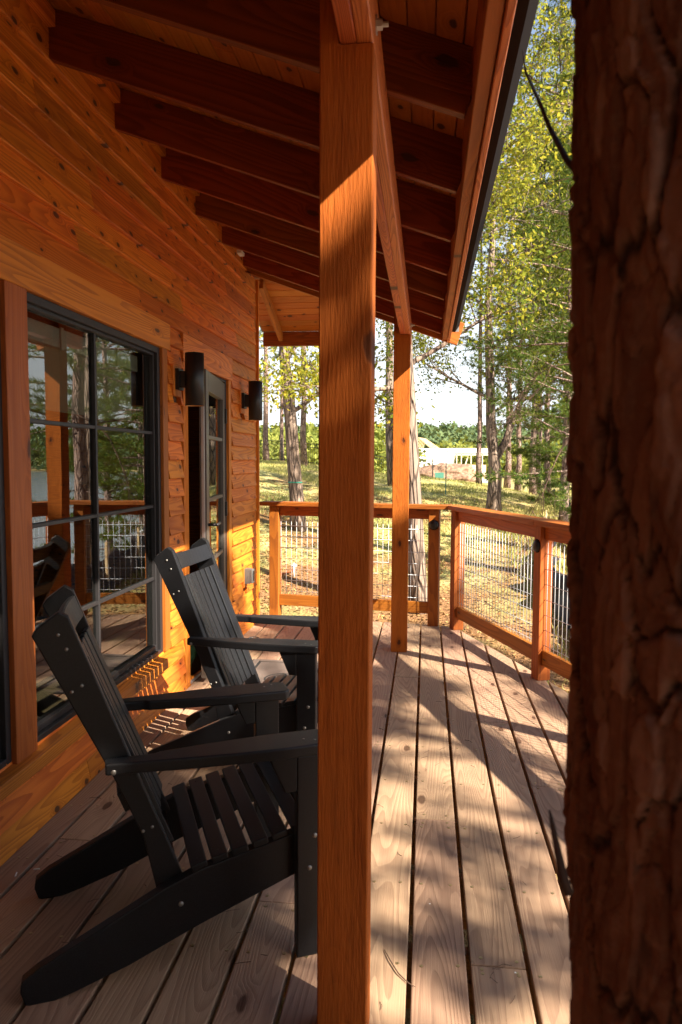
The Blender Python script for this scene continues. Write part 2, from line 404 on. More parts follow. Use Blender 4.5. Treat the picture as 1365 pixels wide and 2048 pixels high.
# ================================================================== TERRAIN
def smooth01(a, b, x):
    t = np.clip((x - a) / (b - a), 0, 1); return t * t * (3 - 2 * t)
def shore_x(y):
    y = np.asarray(y, float)
    s = np.where(y < 15, 4.05, .27 * y); s = np.where(y > 60, 16.2, s)
    return s + 40 * smooth01(9, -2, y)
def hgt(x, y):
    x = np.asarray(x, float); y = np.asarray(y, float)
    A = np.interp(y, [-60, -5, 5, 8.5, 15, 22, 30, 38, 46, 60, 90, 200], [-1.0, -.9, -.85, -.8, -.12, .28, .5, .55, .3, -.1, -.6, -.6])
    B = np.interp(y, [-60, 5, 10, 22, 38, 60, 90], [0, .0, -.02, -.13, -.10, -.04, 0])
    z = A + B * np.clip(x, -14, 6)
    z = z + .07 * np.sin(x * .9 + 1.3 * np.sin(y * .37)) * smooth01(8, 12, y) + .04 * np.sin(y * 1.3 + x * .7) * smooth01(8, 12, y)
    sx = shore_x(y); f = smooth01(sx - 2.3, sx + 1.2, x); z = z * (1 - f) + (-2.4) * f
    far = smooth01(150, 175, x + .0 * y); z = z + far * 5.0
    fy = smooth01(150, 185, y); z = z * (1 - fy) + fy * (-1.2)
    ft = smooth01(190, 420, y); z = z + 13 * ft
    return z
def build_ground():
    xs = np.concatenate([-np.geomspace(900, 14, 26), np.arange(-13, 13, .3), np.geomspace(13.2, 900, 40)])
    ys = np.concatenate([-np.geomspace(300, 8, 14), np.arange(-7, 6, .8), np.arange(6, 42, .3), np.geomspace(42.5, 1500, 60)])
    X, Y = np.meshgrid(xs, ys); Z = hgt(X, Y)
    V = np.stack([X, Y, Z], -1).reshape(-1, 3); nx, ny = len(xs), len(ys)
    i = np.arange(ny - 1)[:, None] * nx + np.arange(nx - 1)[None, :]
    F = np.stack([i, i + 1, i + nx + 1, i + nx], -1).reshape(-1, 4)
    me = bpy.data.meshes.new('ground'); me.from_pydata(V.tolist(), [], F.tolist()); me.shade_smooth()
    link('ground', me, M_GROUND, kind='structure')
build_ground()
wm = MB(); wm.V = [(-40, -40, -1.6), (200, -40, -1.6), (200, 240, -1.6), (-40, 240, -1.6)]; wm.F = [(0, 1, 2, 3)]
wob = link('pond_water', wm.mesh('water'), M_WATER, kind='structure')
# keep the sheet only to the right so it never pokes through low land
wob.data.vertices[0].co.x = 2.6; wob.data.vertices[3].co.x = 2.6

# ================================================================== CABIN
XW = -1.522
cabin = empty('cabin', (-1.6, 4, 0), label='orange stained cedar cabin with lap siding, black framed window and open porch roof on posts', cat='cabin')
cabin.location = (0, 0, 0)
EXPO = .1115; Z0 = .0
openings = [(1.0, 4.19, .30, 2.235), (4.45, 5.62, -.1, 2.230)]       # y0,y1,z0,z1 (windows with casings; door with trim)
blocks = [(4.27, 4.41, 1.83, 2.02), (5.86, 6.0, 1.83, 2.02), (5.945, 6.06, .39, .575)]
def lap_mesh(L, hgt_):
    k = ('lap', round(L, 3), round(hgt_, 3))
    if k in CACHE: return CACHE[k]
    a = L / 2; H = hgt_ + .012; tb, tt = .034, .008; bv = .003
    prof = [(-hgt_ / 2, .0), (-hgt_ / 2, tb - bv), (-hgt_ / 2 + bv, tb), (hgt_ / 2 + .012, tt), (hgt_ / 2 + .012, 0)]
    V = [(-a, y, z) for y, z in prof] + [(a, y, z) for y, z in prof]; n = len(prof)
    F = [tuple(range(n)), tuple(range(2 * n - 1, n - 1, -1))] + [(i, n + i, n + (i + 1) % n, (i + 1) % n) for i in range(n)]
    me = bpy.data.meshes.new('lap_board'); me.from_pydata(V, [], F)
    bm = bmesh.new(); bm.from_mesh(me); bmesh.ops.recalc_face_normals(bm, faces=bm.faces); bm.to_mesh(me); bm.free()
    CACHE[k] = me; return me
rs = random.Random(11)
ncourse = 27
for i in range(ncourse):
    z0 = Z0 + i * EXPO; zc = z0 + EXPO / 2
    segs = [(-3.1, 6.415)]
    for (a, b, c0, c1) in openings + blocks:
        if z0 + EXPO * .6 > c0 and z0 + EXPO * .4 < c1:
            ns = []
            for s in segs:
                if b <= s[0] or a >= s[1]: ns.append(s); continue
                if a > s[0]: ns.append((s[0], a))
                if b < s[1]: ns.append((b, s[1]))
            segs = ns
    for (a, b) in segs:
        y = a
        while b - y > .01:
            L = rs.uniform(1.1, 2.6)
            if b - y - L < .35: L = b - y
            me = with_mat(lap_mesh(L - .0015, EXPO), M_SID)
            link('siding_board', me, None, cabin, frame((XW + .001, y + L / 2, zc), (0, 1, 0), None, (1, 0, 0)))
            y += L
# backing wall (with real openings)
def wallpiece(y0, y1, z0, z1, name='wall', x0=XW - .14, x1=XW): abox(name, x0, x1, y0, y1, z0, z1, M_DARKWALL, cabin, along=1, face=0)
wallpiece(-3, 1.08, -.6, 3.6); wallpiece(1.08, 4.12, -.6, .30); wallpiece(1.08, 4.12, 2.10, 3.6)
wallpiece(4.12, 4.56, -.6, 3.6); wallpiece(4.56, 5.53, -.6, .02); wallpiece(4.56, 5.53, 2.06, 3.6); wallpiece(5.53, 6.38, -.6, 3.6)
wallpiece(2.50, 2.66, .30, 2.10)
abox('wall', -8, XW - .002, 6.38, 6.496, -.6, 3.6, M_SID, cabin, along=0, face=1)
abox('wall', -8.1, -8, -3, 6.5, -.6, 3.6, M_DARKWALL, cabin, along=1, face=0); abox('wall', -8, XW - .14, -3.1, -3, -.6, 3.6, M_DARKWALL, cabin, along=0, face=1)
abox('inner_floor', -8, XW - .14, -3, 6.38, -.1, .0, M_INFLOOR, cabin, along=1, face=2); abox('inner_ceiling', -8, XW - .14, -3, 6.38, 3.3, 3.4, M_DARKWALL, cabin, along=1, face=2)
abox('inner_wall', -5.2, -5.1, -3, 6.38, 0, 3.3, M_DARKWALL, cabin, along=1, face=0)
abox('skirt_board', XW + .001, XW + .024, -3.1, 6.5, -.22, .034, M_SID, cabin, along=1, face=0)
abox('corner_board', XW - .03, XW + .010, 6.417, 6.497, -.25, 3.03, M_TRIM, cabin, along=2, face=0); abox('corner_board', XW - .03, XW + .036, 6.499, 6.524, -.25, 3.03, M_TRIM, cabin, along=2, face=1)
abox('frieze_board', XW + .001, XW + .030, -3.1, 6.12, Z0 + ncourse * EXPO + .004, 3.135, M_SID, cabin, along=1, face=0)
# trims
abox('head_trim', XW + .002, XW + .036, 1.0, 4.215, 2.083, 2.232, M_TRIM, cabin, along=1, face=0)
abox('side_trim', XW + .002, XW + .032, 2.512, 2.660, .262, 2.083, M_CASE, cabin, along=2, face=0)
abox('side_trim', XW + .002, XW + .030, 4.100, 4.178, .335, 2.083, M_CASE, cabin, along=2, face=0)
abox('window_sill', XW + .002, XW + .078, 1.0, 4.275, .268, .322, M_TRIM, cabin, along=1, face=2)
abox('head_trim', XW + .002, XW + .034, 4.452, 5.618, 2.055, 2.228, M_TRIM, cabin, along=1, face=0)
abox('side_trim', XW + .002, XW + .026, 4.468, 4.556, .02, 2.055, M_TRIM, cabin, along=2, face=0)
abox('side_trim', XW + .002, XW + .026, 5.530, 5.602, .02, 2.055, M_TRIM, cabin, along=2, face=0)
# --- windows
def window(y0, y1, z0, z1, mulls_y, mulls_z, shade=True):
    e = empty('window', (0, 0, 0)); e.parent = cabin
    def bx(name, x0, x1, a, b, c, d, mat, al, fc):
        return abox(name, x0, x1, a, b, c, d, mat, e, along=al, face=fc)
    fw = .034
    for (a, b) in ((y0, y0 + fw), (y1 - fw, y1)): bx('frame', XW - .07, XW + .012, a, b, z0, z1, M_BLACK, 2, 0)
    for (a, b) in ((z0, z0 + fw), (z1 - fw, z1)): bx('frame', XW - .07, XW + .012, y0 + fw, y1 - fw, a, b, M_BLACK, 1, 0)
    bx('sash', XW - .06, XW - .008, y0 + fw, y0 + fw + .015, z0 + fw, z1 - fw, M_BLACK, 2, 0); bx('sash', XW - .06, XW - .008, y1 - fw - .015, y1 - fw, z0 + fw, z1 - fw, M_BLACK, 2, 0)
    bx('sash', XW - .06, XW - .008, y0 + fw + .015, y1 - fw - .015, z0 + fw, z0 + fw + .03, M_BLACK, 1, 0); bx('sash', XW - .06, XW - .008, y0 + fw + .015, y1 - fw - .015, z1 - fw - .015, z1 - fw, M_BLACK, 1, 0)
    iy0, iy1, iz0, iz1 = y0 + fw + .015, y1 - fw - .015, z0 + fw + .03, z1 - fw - .015
    ys = [iy0] + mulls_y + [iy1]; zs = [iz0] + mulls_z + [iz1]
    for m in mulls_y: bx('muntin', XW - .052, XW - .014, m - .0085, m + .0085, iz0, iz1, M_BLACK, 2, 0)
    for m in mulls_z:
        for a, b in zip(ys[:-1], ys[1:]):
            bx('muntin', XW - .050, XW - .016, a + (.0085 if a != iy0 else 0), b - (.0085 if b != iy1 else 0), m - .0085, m + .0085, M_BLACK, 1, 0)
    for a, b in zip(ys[:-1], ys[1:]):
        for c, d in zip(zs[:-1], zs[1:]):
            bx('pane', XW - .034, XW - .030, a, b, c, d, M_GLASS, 2, 0)
    if shade:
        bx('shade_housing', XW - .16, XW - .10, iy0, iy1, z1 - .14, z1 - .055, M_WHITE, 1, 0)
        bx('shade_cloth', XW - .135, XW - .130, iy0 + .02, iy1 - .02, z1 - .42, z1 - .14, M_SHADE, 1, 0)
        for yy in (iy0 + .45, iy0 + 1.05): bx('shade_bracket', XW - .10, XW - .09, yy, yy + .025, z1 - .15, z1 - .05, M_WHITE, 2, 0)
    return e
window(2.66, 4.10, .322, 2.083, [3.33], [.77, 1.185, 1.60])
window(1.10, 2.512, .322, 2.083, [1.80], [.77, 1.185, 1.60])
# --- door
dr = empty('door', (0, 0, 0)); dr.parent = cabin
abox('jamb', XW - .14, XW + .004, 4.556, 4.580, .02, 2.055, M_BLACK, dr, along=2, face=1); abox('jamb', XW - .14, XW + .006, 5.505, 5.530, .02, 2.055, M_BLACK, dr, along=2, face=1)
abox('jamb', XW - .14, XW + .004, 4.580, 5.505, 2.035, 2.055, M_BLACK, dr, along=1, face=2); abox('threshold', XW - .14, XW + .03, 4.556, 5.530, .001, .024, M_STEEL, dr, along=1, face=2)
lf = empty('door_leaf', (XW + .004, 5.497, .03), R(8)); lf.parent = cabin
W_, H_ = .905, 1.995     # leaf in local frame: runs along -Y, thickness to -X
def lb(name, x0, x1, y0, y1, z0, z1, mat, al): return abox(name, x0, x1, y0, y1, z0, z1, mat, lf, along=al, face=0)
lb('stile', -.046, 0, -.105, 0, 0, H_, M_DOORF, 2); lb('stile', -.046, 0, -W_, -W_ + .105, 0, H_, M_DOORF, 2)
lb('rail', -.046, 0, -W_ + .105, -.105, 0, .20, M_DOORF, 1); lb('rail', -.046, 0, -W_ + .105, -.105, H_ - .13, H_, M_DOORF, 1)
zz = [.20, .74, 1.155, 1.57, H_ - .13]
for a, b in zip(zz[:-1], zz[1:]): lb('pane', -.026, -.020, -W_ + .105, -.105, a, b, M_GLASS, 2)
for a in zz[1:-1]: lb('muntin', -.040, -.006, -W_ + .105, -.105, a - .012, a + .012, M_DOORF, 1)
lb('lock_strip', -.034, -.012, -W_ - .003, -W_, .12, 1.9, M_STEEL, 2)
mb = MB(); mb.tube([(0, -W_ + .06, 1.0), (.055, -W_ + .06, 1.0)], .010, 10); mb.tube([(.055, -W_ + .05, 1.0), (.055, -W_ + .19, 1.0)], .010, 10)
link('handle', mb.mesh('handle', True), M_BLACK, lf)
for z in (.35, 1.05, 1.75): lb('hinge', -.002, .014, -.022, .012, z - .055, z + .055, M_SCON, 2)

# --- roof
SL = .356; CS, SN = 1 / math.hypot(1, SL), SL / math.hypot(1, SL)
DN = Vector((CS, 0, -SN)); UPN = Vector((SN, 0, CS))       # down-slope and roof normal
def rb(x): return 3.025 - SL * (x + 1.5)                    # rafter underside
RD = .184
for k in range(-8, 7):
    y = 2.27 + .62 * k
    p0 = Vector((-1.60, y, rb(-1.60))) + UPN * RD / 2; p1 = Vector((.098, y, rb(.098))) + UPN * RD / 2
    board('rafter', p0, p1, RD, .038, (0, 1, 0), M_RAFT, cabin, .0025)
    if k < 6: abox('blocking', -1.50, -1.462, y + .02, y + .60, 3.136, 3.20, M_SID, cabin, along=1, face=0)
    link('blocking', with_mat(chamfer_box(.58, .19, .03), M_SID), None, cabin, frame((-1.487, y + .31, 3.235), (0, 1, 0), None, (1, 0, 0)))
# barge rafter at the far gable end, running past the fascia
p0 = Vector((-1.75, 6.13, rb(-1.75) - .025)) + UPN * RD / 2; p1 = Vector((.232, 6.13, rb(.232) - .025)) + UPN * RD / 2
board('barge_rafter', p0, p1, RD, .038, (0, 1, 0), M_RAIL, cabin, .0025)
# ceiling planks run along the porch
npl = 21; pw = .0865
for i in range(npl):
    s = (i + .5) * pw; c0 = Vector((-1.60, 0, rb(-1.60))) + UPN * (RD + .010) + DN * s
    cut = rs.uniform(2.4, 5.2)
    for a, b in ((-3.1, -.2), (-.198, cut), (cut + .002, 6.11)):
        board('ceiling_plank', (c0.x, a, c0.z), (c0.x, b, c0.z), pw - .004, .019, UPN, M_CEIL, cabin, .0025)
c0 = Vector((-1.7, 0, rb(-1.7))) + UPN * (RD + .05); c1 = Vector((.17, 0, rb(.17))) + UPN * (RD + .05)
board('roofing', ((c0.x + c1.x) / 2, -3.2, (c0.z + c1.z) / 2), ((c0.x + c1.x) / 2, 6.2, (c0.z + c1.z) / 2), (c1 - c0).length, .03, UPN, M_ROOF, cabin)
# main roof over the house
m0 = Vector((-1.62, 0, rb(-1.62))) + UPN * (RD + .05); m1 = Vector((-6., 0, 4.6 + .2))
board('roofing', ((m0.x + m1.x) / 2, -3.2, (m0.z + m1.z) / 2), ((m0.x + m1.x) / 2, 6.5, (m0.z + m1.z) / 2), (m1 - m0).length, .04, (.33, 0, .94), M_ROOF, cabin)
# fascia boards and gutter
zr = rb(.115)
def along(name, xc, zc, w_, t, n, mat, y0=-3.1, y1=6.10): return board(name, (xc, y0, zc), (xc, y1, zc), w_, t, n, mat, cabin, .0025)
along('sub_fascia', .136, zr + .075, .20, .038, (1, 0, 0), M_RAIL)
along('fascia', .1675, zr + .060, .20, .020, (1, 0, 0), M_BEAM)
g = MB(); gx, gz = .185, 2.475
prof = [(gx, gz + .115), (gx, gz), (gx + .030, gz - .004), (gx + .062, gz + .045), (gx + .066, gz + .112), (gx + .060, gz + .112), (gx + .056, gz + .05), (gx + .028, gz + .004), (gx + .006, gz + .006), (gx + .006, gz + .115)]
n_ = len(prof)
for y in (-3.1, 6.02): g.V += [(x, y, z) for x, z in prof]
g.F = [(i, (i + 1) % n_, n_ + (i + 1) % n_, n_ + i) for i in range(n_)] + [tuple(range(n_))[::-1], tuple(range(n_, 2 * n_))]
link('gutter', g.mesh('gutter'), M_GUT, cabin)
g = MB(); g.box(.19, .245, 6.02, 6.024, 2.475, 2.59); link('gutter_cap', g.mesh('cap'), M_STEEL, cabin)
# beam on the two posts
for i, x in enumerate((-.1855, -.1475)): abox('beam', x - .0189, x + .0189, -3.1, 6.05, 2.382, rb(-.128) - .002, M_BEAM, cabin, along=1, face=0, c=.003)
def post(y, depth=.122):
    e = empty('post', (-.189, y, 0)); e.parent = cabin
    me = prism([(0, .061), (0, -.061), (2.381, -.061), (2.381, .0175), (2.60, .0175), (2.60, .061)], depth, .003, 1)
    # local X = up, local Y = world -X, local Z = world -Y (towards the camera)
    o = link('shaft', me, M_POST, e); o.matrix_local = Matrix(((0, -1, 0, 0), (0, 0, -1, depth / 2), (1, 0, 0, 0), (0, 0, 0, 1)))
    return e
# local (x,y,z) -> world (-y... ) keep handedness: columns X->(0,0,-1), Y->(-1,0,0)... see matrix above
pn = post(1.712); pz_ = post(-2.12); pf = post(5.544)
def bolt(y):
    e = empty('bolt', (-.128, y, 2.455)); e.parent = cabin
    m = MB(); m.tube([(0, 0, 0), (.003, 0, 0)], .021, 16); link('washer', m.mesh('washer'), M_STEEL, e)
    m = MB(); m.tube([(.003, 0, 0), (.015, 0, 0)], .0125, 6); link('nut', m.mesh('nut'), M_STEEL, e)
    m = MB(); m.tube([(.015, 0, 0), (.029, 0, 0)], .0062, 12); link('stud', m.mesh('stud'), M_STEEL, e)
bolt(1.78); bolt(5.60)
# --- wrap-around soffit past the corner
wy0, wz0, wy1 = 6.56, 3.075, 7.46
for i in range(9):
    a = i / 9; b = (i + 1) / 9; yc = wy0 + (wy1 - wy0) * (a + b) / 2; zc = wz0 - SL * (yc - wy0)
    board('soffit_plank', (-1.66, yc, zc), (-.62, yc, zc), (wy1 - wy0) / 9 / CS - .004, .019, (0, SN, CS), M_CEIL, cabin, .003)
abox('soffit_beam', -1.66, -.60, wy1 + .002, wy1 + .045, 2.605, 2.745, M_RAFT, cabin, along=0, face=1)
abox('soffit_beam', -1.66, -.60, wy0 - .33, wy0 - .02, 3.05, 3.09, M_RAFT, cabin, along=0, face=2)
for x in (-1.475, -.7):
    board('soffit_rafter', (x, wy0, wz0 - .065), (x, wy1, wz0 - .065 - SL * (wy1 - wy0)), .09, .038, (1, 0, 0), M_RAIL, cabin)
board('roofing', (-1.14, 6.2, wz0 + .05 + .12), (-1.14, 7.55, wz0 + .05 - SL * .99), 1.1, .03, (0, SN, CS), M_ROOF, cabin)

# wall fittings -------------------------------------------------
def mount_block(y, z, w_, h_):
    abox('mounting_block', XW + .002, XW + .034, y - w_ / 2, y + w_ / 2, z - h_ / 2, z + h_ / 2, M_TRIM, cabin, along=2, face=0)
mount_block(4.34, 1.925, .14, .19); mount_block(5.93, 1.925, .14, .19); mount_block(6.0, .482, .115, .185)
def sconce():
    e = empty('wall_lantern', (XW + .034, 4.34, 1.93))
    m = MB(); m.box(0, .022, -.045, .045, -.062, .062); m.box(.022, .09, -.028, .028, -.048, .048); link('arm', m.mesh('arm'), M_SCON, e)
    r = .0565; cx = .105; n = 40
    m = MB()
    for (rr, z) in ((r, -.157), (r, .155), (r - .004, .155), (r - .004, -.157)):
        for k in range(n): m.V.append((cx + rr * math.cos(2 * math.pi * k / n), rr * math.sin(2 * math.pi * k / n), z))
    for i in range(4):
        if i == 2: continue
        for k in range(n): m.F.append((i * n + k, i * n + (k + 1) % n, ((i + 1) % 4) * n + (k + 1) % n, ((i + 1) % 4) * n + k))
    link('shell', m.mesh('shell', True), M_SCON, e)
    m = MB(); m.tube([(cx, 0, -.1565), (cx, 0, .1545)], r - .0042, n, False); link('liner', m.mesh('liner', True), M_GOLD, e)
    m = MB(); m.tube([(cx, 0, -.02), (cx, 0, .02)], r - .006, 24); link('lamp_holder', m.mesh('holder', True), M_WHITE, e)
    m = MB(); m.tube([(cx, 0, .158), (cx, 0, .164)], .012, 10); m.tube([(cx, 0, .0), (cx, 0, .16)], .004, 6); link('finial', m.mesh('finial', True), M_GOLD, e)
    return e
s1 = sconce(); meta(s1, 'black cylinder wall light between the window and the open door', 'wall light', 'cylinder wall lights')
s2 = copy_tree(s1); s2.location.y = 5.93; meta(s2, 'black cylinder wall light right of the door by the cabin corner', 'wall light', 'cylinder wall lights')
ob = empty('outlet_box', (XW + .034, 6.0, .485), label='grey weatherproof outlet box on a wood block low on the wall', cat='outlet')
m = MB(); m.box(0, .045, -.036, .036, -.062, .062); link('housing', m.mesh('housing'), M_GREY, ob)
me = prism([(-.036, -.058), (.036, -.058), (.036, .058), (-.036, .058)], .022, .005, 2); o = link('cover', me, M_GREY, ob); o.matrix_local = frame((.056, 0, 0), (0, 1, 0), None, (1, 0, 0))
m = MB(); m.box(.067, .070, -.022, .022, -.042, .042); link('cover_plate', m.mesh('plate'), M_SCON, ob)
m = MB(); m.box(0, .035, -.05, .05, -.012, .012)
o = link('sensor', m.mesh('sensor'), M_WHITE, None, Matrix.Translation((-1.44, 5.62, 3.02)), label='small white sensor under the porch eave at wall top', cat='sensor')

# ================================================================== DECK
deck = empty('deck', (0, 0, 0), kind='structure')
RDIR = Vector((.335, -.942, 0)).normalized(); RN = Vector((.942, .335, 0)).normalized()   # side edge of the deck
EDGE = 2.425
def far_y(x): return 6.50 - .145 * (x - .1) + .02
PITCH = .1695; GAP = .014
cuts = {8: [2.93], 9: [5.0, 2.07], 10: [4.1], 7: [4.9, 1.2], 6: [3.7], 5: [2.3, 5.2], 4: [4.5], 3: [3.1], 2: [1.9, 5.0], 1: [3.9], 0: [2.6], 11: [3.3], 12: [2.2], 13: [2.9]}
screwm = MB()
for i in range(-1, 26):
    x0 = -.03 + (i - 8) * PITCH + GAP / 2; x1 = x0 + PITCH - GAP
    if x0 < XW - .1: continue
    xa = max(x0, XW + .03)
    j = rs.uniform(-.02, .03)
    yf0 = min(far_y(xa), (EDGE - RN.x * xa) / RN.y + j); yf1 = min(far_y(x1), (EDGE - RN.x * x1) / RN.y + j)
    near = 1.30 if x1 > .02 and x0 < .75 else -1.6
    if x0 > .75: near = max(-1.6, -1.6)
    if yf1 < near + .2: continue
    ys = [near] + sorted([c for c in cuts.get(i, []) if near + .3 < c < yf1 - .3]) + [None]
    for a, b in zip(ys[:-1], ys[1:]):
        ya = a + (.0012 if a != near else 0)
        e0, e1 = (yf0, yf1) if b is None else (b - .0012, b - .0012)
        # plank outline, local x = along +Y world, local y = -X world
        L0 = ya; xm = (xa + x1) / 2; ym = (ya + min(e0, e1)) / 2
        poly = [(L0 - ym, -(x1 - xm)), (e1 - ym, -(x1 - xm)), (e0 - ym, -(xa - xm)), (L0 - ym, -(xa - xm))]
        bm = bmesh.new(); T = .036
        va = [bm.verts.new((x, y, -T)) for x, y in poly]; vb = [bm.verts.new((x, y, 0)) for x, y in poly]
        bm.faces.new(va[::-1]); ft = bm.faces.new(vb)
        for q in range(4): bm.faces.new((va[q], va[(q + 1) % 4], vb[(q + 1) % 4], vb[q]))
        bmesh.ops.recalc_face_normals(bm, faces=bm.faces)
        bmesh.ops.bevel(bm, geom=list(ft.edges), offset=.0035, segments=2, affect='EDGES', profile=.5)
        me = bpy.data.meshes.new('deck_board'); bm.to_mesh(me); bm.free()
        o = link('deck_board', me, M_DECK, deck); dz = rs.uniform(-.0012, .0012)
        o.matrix_local = Matrix(((0, -1, 0, xm), (1, 0, 0, ym), (0, 0, 1, dz), (0, 0, 0, 1)))
        yy = [ya + .03, min(e0, e1) - .03] + [t for t in np.arange(math.ceil(ya / .41) * .41, min(e0, e1), .41)]
        for t in yy:
            for sx in (xa + .028, x1 - .028):
                px = sx + rs.uniform(-.006, .006); py = t + rs.uniform(-.008, .008)
                screwm.tube([(px, py, -.004), (px, py, .0012 + dz)], .0055, 8)
link('deck_screws', screwm.mesh('screws'), M_SCREW, deck, kind='stuff')
for k, y in enumerate(np.arange(-1.5, 6.5, .41)):
    xe = min((EDGE - .12 - RN.y * y) / RN.x, 3.2)
    if y < 1.25 and xe > .0:
        abox('joist', -1.5, -.06, y - .019, y + .019, -.23, -.040, M_JOIST, deck, along=0, face=1); abox('joist', .76, xe, y - .019, y + .019, -.23, -.040, M_JOIST, deck, along=0, face=1)
    else: abox('joist', -1.5, xe, y - .019, y + .019, -.23, -.040, M_JOIST, deck, along=0, face=1)
pA = RN * (EDGE - .06); pA = Vector((.20, (EDGE - .06 - RN.x * .20) / RN.y, -.15)); pB = Vector((3.0, (EDGE - .06 - RN.x * 3.0) / RN.y, -.15))
board('rim_joist', pA, pB, .20, .036, RN, M_RAIL, deck)
board('rim_joist', (-1.5, far_y(-1.5) - .05, -.15), (.19, far_y(.19) - .05, -.15), .20, .036, (.145, 1, 0), M_RAIL, deck)
for (x, y) in ((-1.3, 6.4), (.1, 6.2), (.9, 4.2), (1.7, 1.9), (-.2, 3.), (-.2, -1.3), (2.4, -.2)):
    g = float(hgt(x, y)); abox('deck_pier', x - .05, x + .05, y - .05, y + .05, g - .2, -.235, M_JOIST, deck, along=2, face=0)

# ================================================================== RAILINGS
def mesh_panel(p0, p1, z0, z1, parent, nrm):
    """welded wire 50 x 100 mm between p0 and p1"""
    p0 = Vector(p0); p1 = Vector(p1); d = (p1 - p0); L = d.length; d.normalize(); n = Vector(nrm).normalized()
    m = MB(); k = int((L - .01) / .0508); off = (L - k * .0508) / 2
    for i in range(k + 1):
        q = p0 + d * (off + i * .0508); m.tube([(q.x, q.y, z0), (q.x, q.y, z1)], .0024, 6)
    z = z0 + .03
    while z < z1:
        a = p0 - n * .0042 - d * .004; b = p1 - n * .0042 + d * .004
        m.tube([(a.x, a.y, z), (b.x, b.y, z)], .0024, 6); z += .1016
    link('wire_mesh', m.mesh('wires', True), M_WIRE, parent, kind='stuff')
def rail_run(e, posts, dirv, nrm, pw_, cap_over=(0, 0), panels=None):
    """posts: centre points; dirv along the rail; nrm outward"""
    d = Vector(dirv).normalized(); n = Vector(nrm).normalized()
    for p in posts:
        p = Vector(p); board('post', (p.x, p.y, -.0), (p.x, p.y, 1.029), pw_, pw_, n, M_RAIL, e, .003)
    for a, b in zip(posts[:-1], posts[1:]):
        a = Vector(a); b = Vector(b); u = (b - a).normalized()
        pa = a + u * (pw_ / 2 + .001); pb = b - u * (pw_ / 2 + .001)
        for zc, hh in ((.985, .088), (.155, .102)):
            board('rail', (pa.x, pa.y, zc), (pb.x, pb.y, zc), hh, .038, n, M_RAIL, e, .003)
        mesh_panel((pa.x, pa.y, 0), (pb.x, pb.y, 0), .208, .945, e, n)
PW = .092
far_e = empty('railing', (0, 0, 0), label='short far deck railing with wire mesh, running from the cabin corner to the deck corner', cat='railing', group='deck railings')
fl = Vector((-1.385, 6.735, 0)); fr_ = Vector((.080, 6.515, 0)); fd = (fr_ - fl).normalized(); fn = Vector((-fd.y, fd.x, 0))
rail_run(far_e, [fl, fr_], fd, fn, PW)
ca = fl - fd * .135; 
side_e = empty('railing', (0, 0, 0), label='long angled side railing with wire mesh panels, from the deck corner toward the big trunk', cat='railing', group='deck railings')
s0 = Vector((.218, 6.422, 0)) + RN * (PW / 2 + .0) + RDIR * PW / 2
posts = [s0 + RDIR * 1.495 * k for k in range(0, 6)]
rail_run(side_e, posts, RDIR, RN, PW)
# caps mitred at the corner
def cap(e, pts4, z0=1.031, z1=1.069, mat=M_RAIL, name='cap'):
    c = sum((Vector((*p, 0)) for p in pts4), Vector()) / 4
    dx = (Vector((*pts4[1], 0)) - Vector((*pts4[0], 0))).normalized(); dy = Vector((-dx.y, dx.x, 0))
    loc = [((Vector((*p, 0)) - c).dot(dx), (Vector((*p, 0)) - c).dot(dy)) for p in pts4]
    me = prism(loc, z1 - z0, .004, 2); o = link(name, me, mat, e); o.matrix_local = frame((c.x, c.y, (z0 + z1) / 2), dx, None, (0, 0, 1))
CW = .150
def line_isect(p, d, q, e):
    a = Matrix(((d.x, -e.x), (d.y, -e.y))); r = a.inverted() @ Vector((q.x - p.x, q.y - p.y)); return p + d * r[0]
ci = line_isect(fl - fn * CW / 2, fd, s0 - RN * CW / 2, RDIR); co = line_isect(fl + fn * CW / 2, fd, s0 + RN * CW / 2, RDIR)
cap(far_e, [tuple((ca - fn * CW / 2)[:2]), tuple((ci - fd * .001)[:2]), tuple((co - fd * .001)[:2]), tuple((ca + fn * CW / 2)[:2])])
seg = 0; prev_i, prev_o = ci + RDIR * .001, co + RDIR * .001
for k in (1, 3, 5):
    qi = posts[k] - RN * CW / 2; qo = posts[k] + RN * CW / 2
    cap(side_e, [tuple(prev_i[:2]), tuple((qi - RDIR * .001)[:2]), tuple((qo - RDIR * .001)[:2]), tuple(prev_o[:2])]); prev_i, prev_o = qi, qo
# black disc lights on the posts
def disc_light(loc, nrm, label):
    m = MB(); n = 28; prof = [(.0, .024), (.012, .0235), (.024, .021), (.034, .015), (.039, .007), (.040, 0)]
    for r_, z in prof:
        for k in range(n): m.V.append((r_ * math.cos(2 * math.pi * k / n), r_ * math.sin(2 * math.pi * k / n), z))
    for i in range(len(prof) - 1):
        for k in range(n): m.F.append((i * n + k, (i + 1) * n + k, (i + 1) * n + (k + 1) % n, i * n + (k + 1) % n))
    m.F.append(tuple((len(prof) - 1) * n + k for k in range(n))[::-1])
    nr = Vector(nrm).normalized(); e = empty('deck_light', loc, label=label, cat='deck light', group='round black deck lights on railing posts')
    link('dome', m.mesh('dome', True), M_SCON, e, frame((0, 0, 0), (0, 0, 1), None, nr))
    m = MB(); m.tube([(0, 0, -.001), (0, 0, .002)], .045, 28); link('base_ring', m.mesh('ring', True), M_GUT, e, frame((0, 0, 0), (0, 0, 1), None, nr))
q = fr_ - fn * (PW / 2 + .001); disc_light((q.x, q.y, .895), -fn, 'round black light on the far railing post by the deck corner')
q = posts[1] - RN * (PW / 2 + .001); disc_light((q.x, q.y, .895), -RN, 'round black light on the side railing post nearest the trunk')

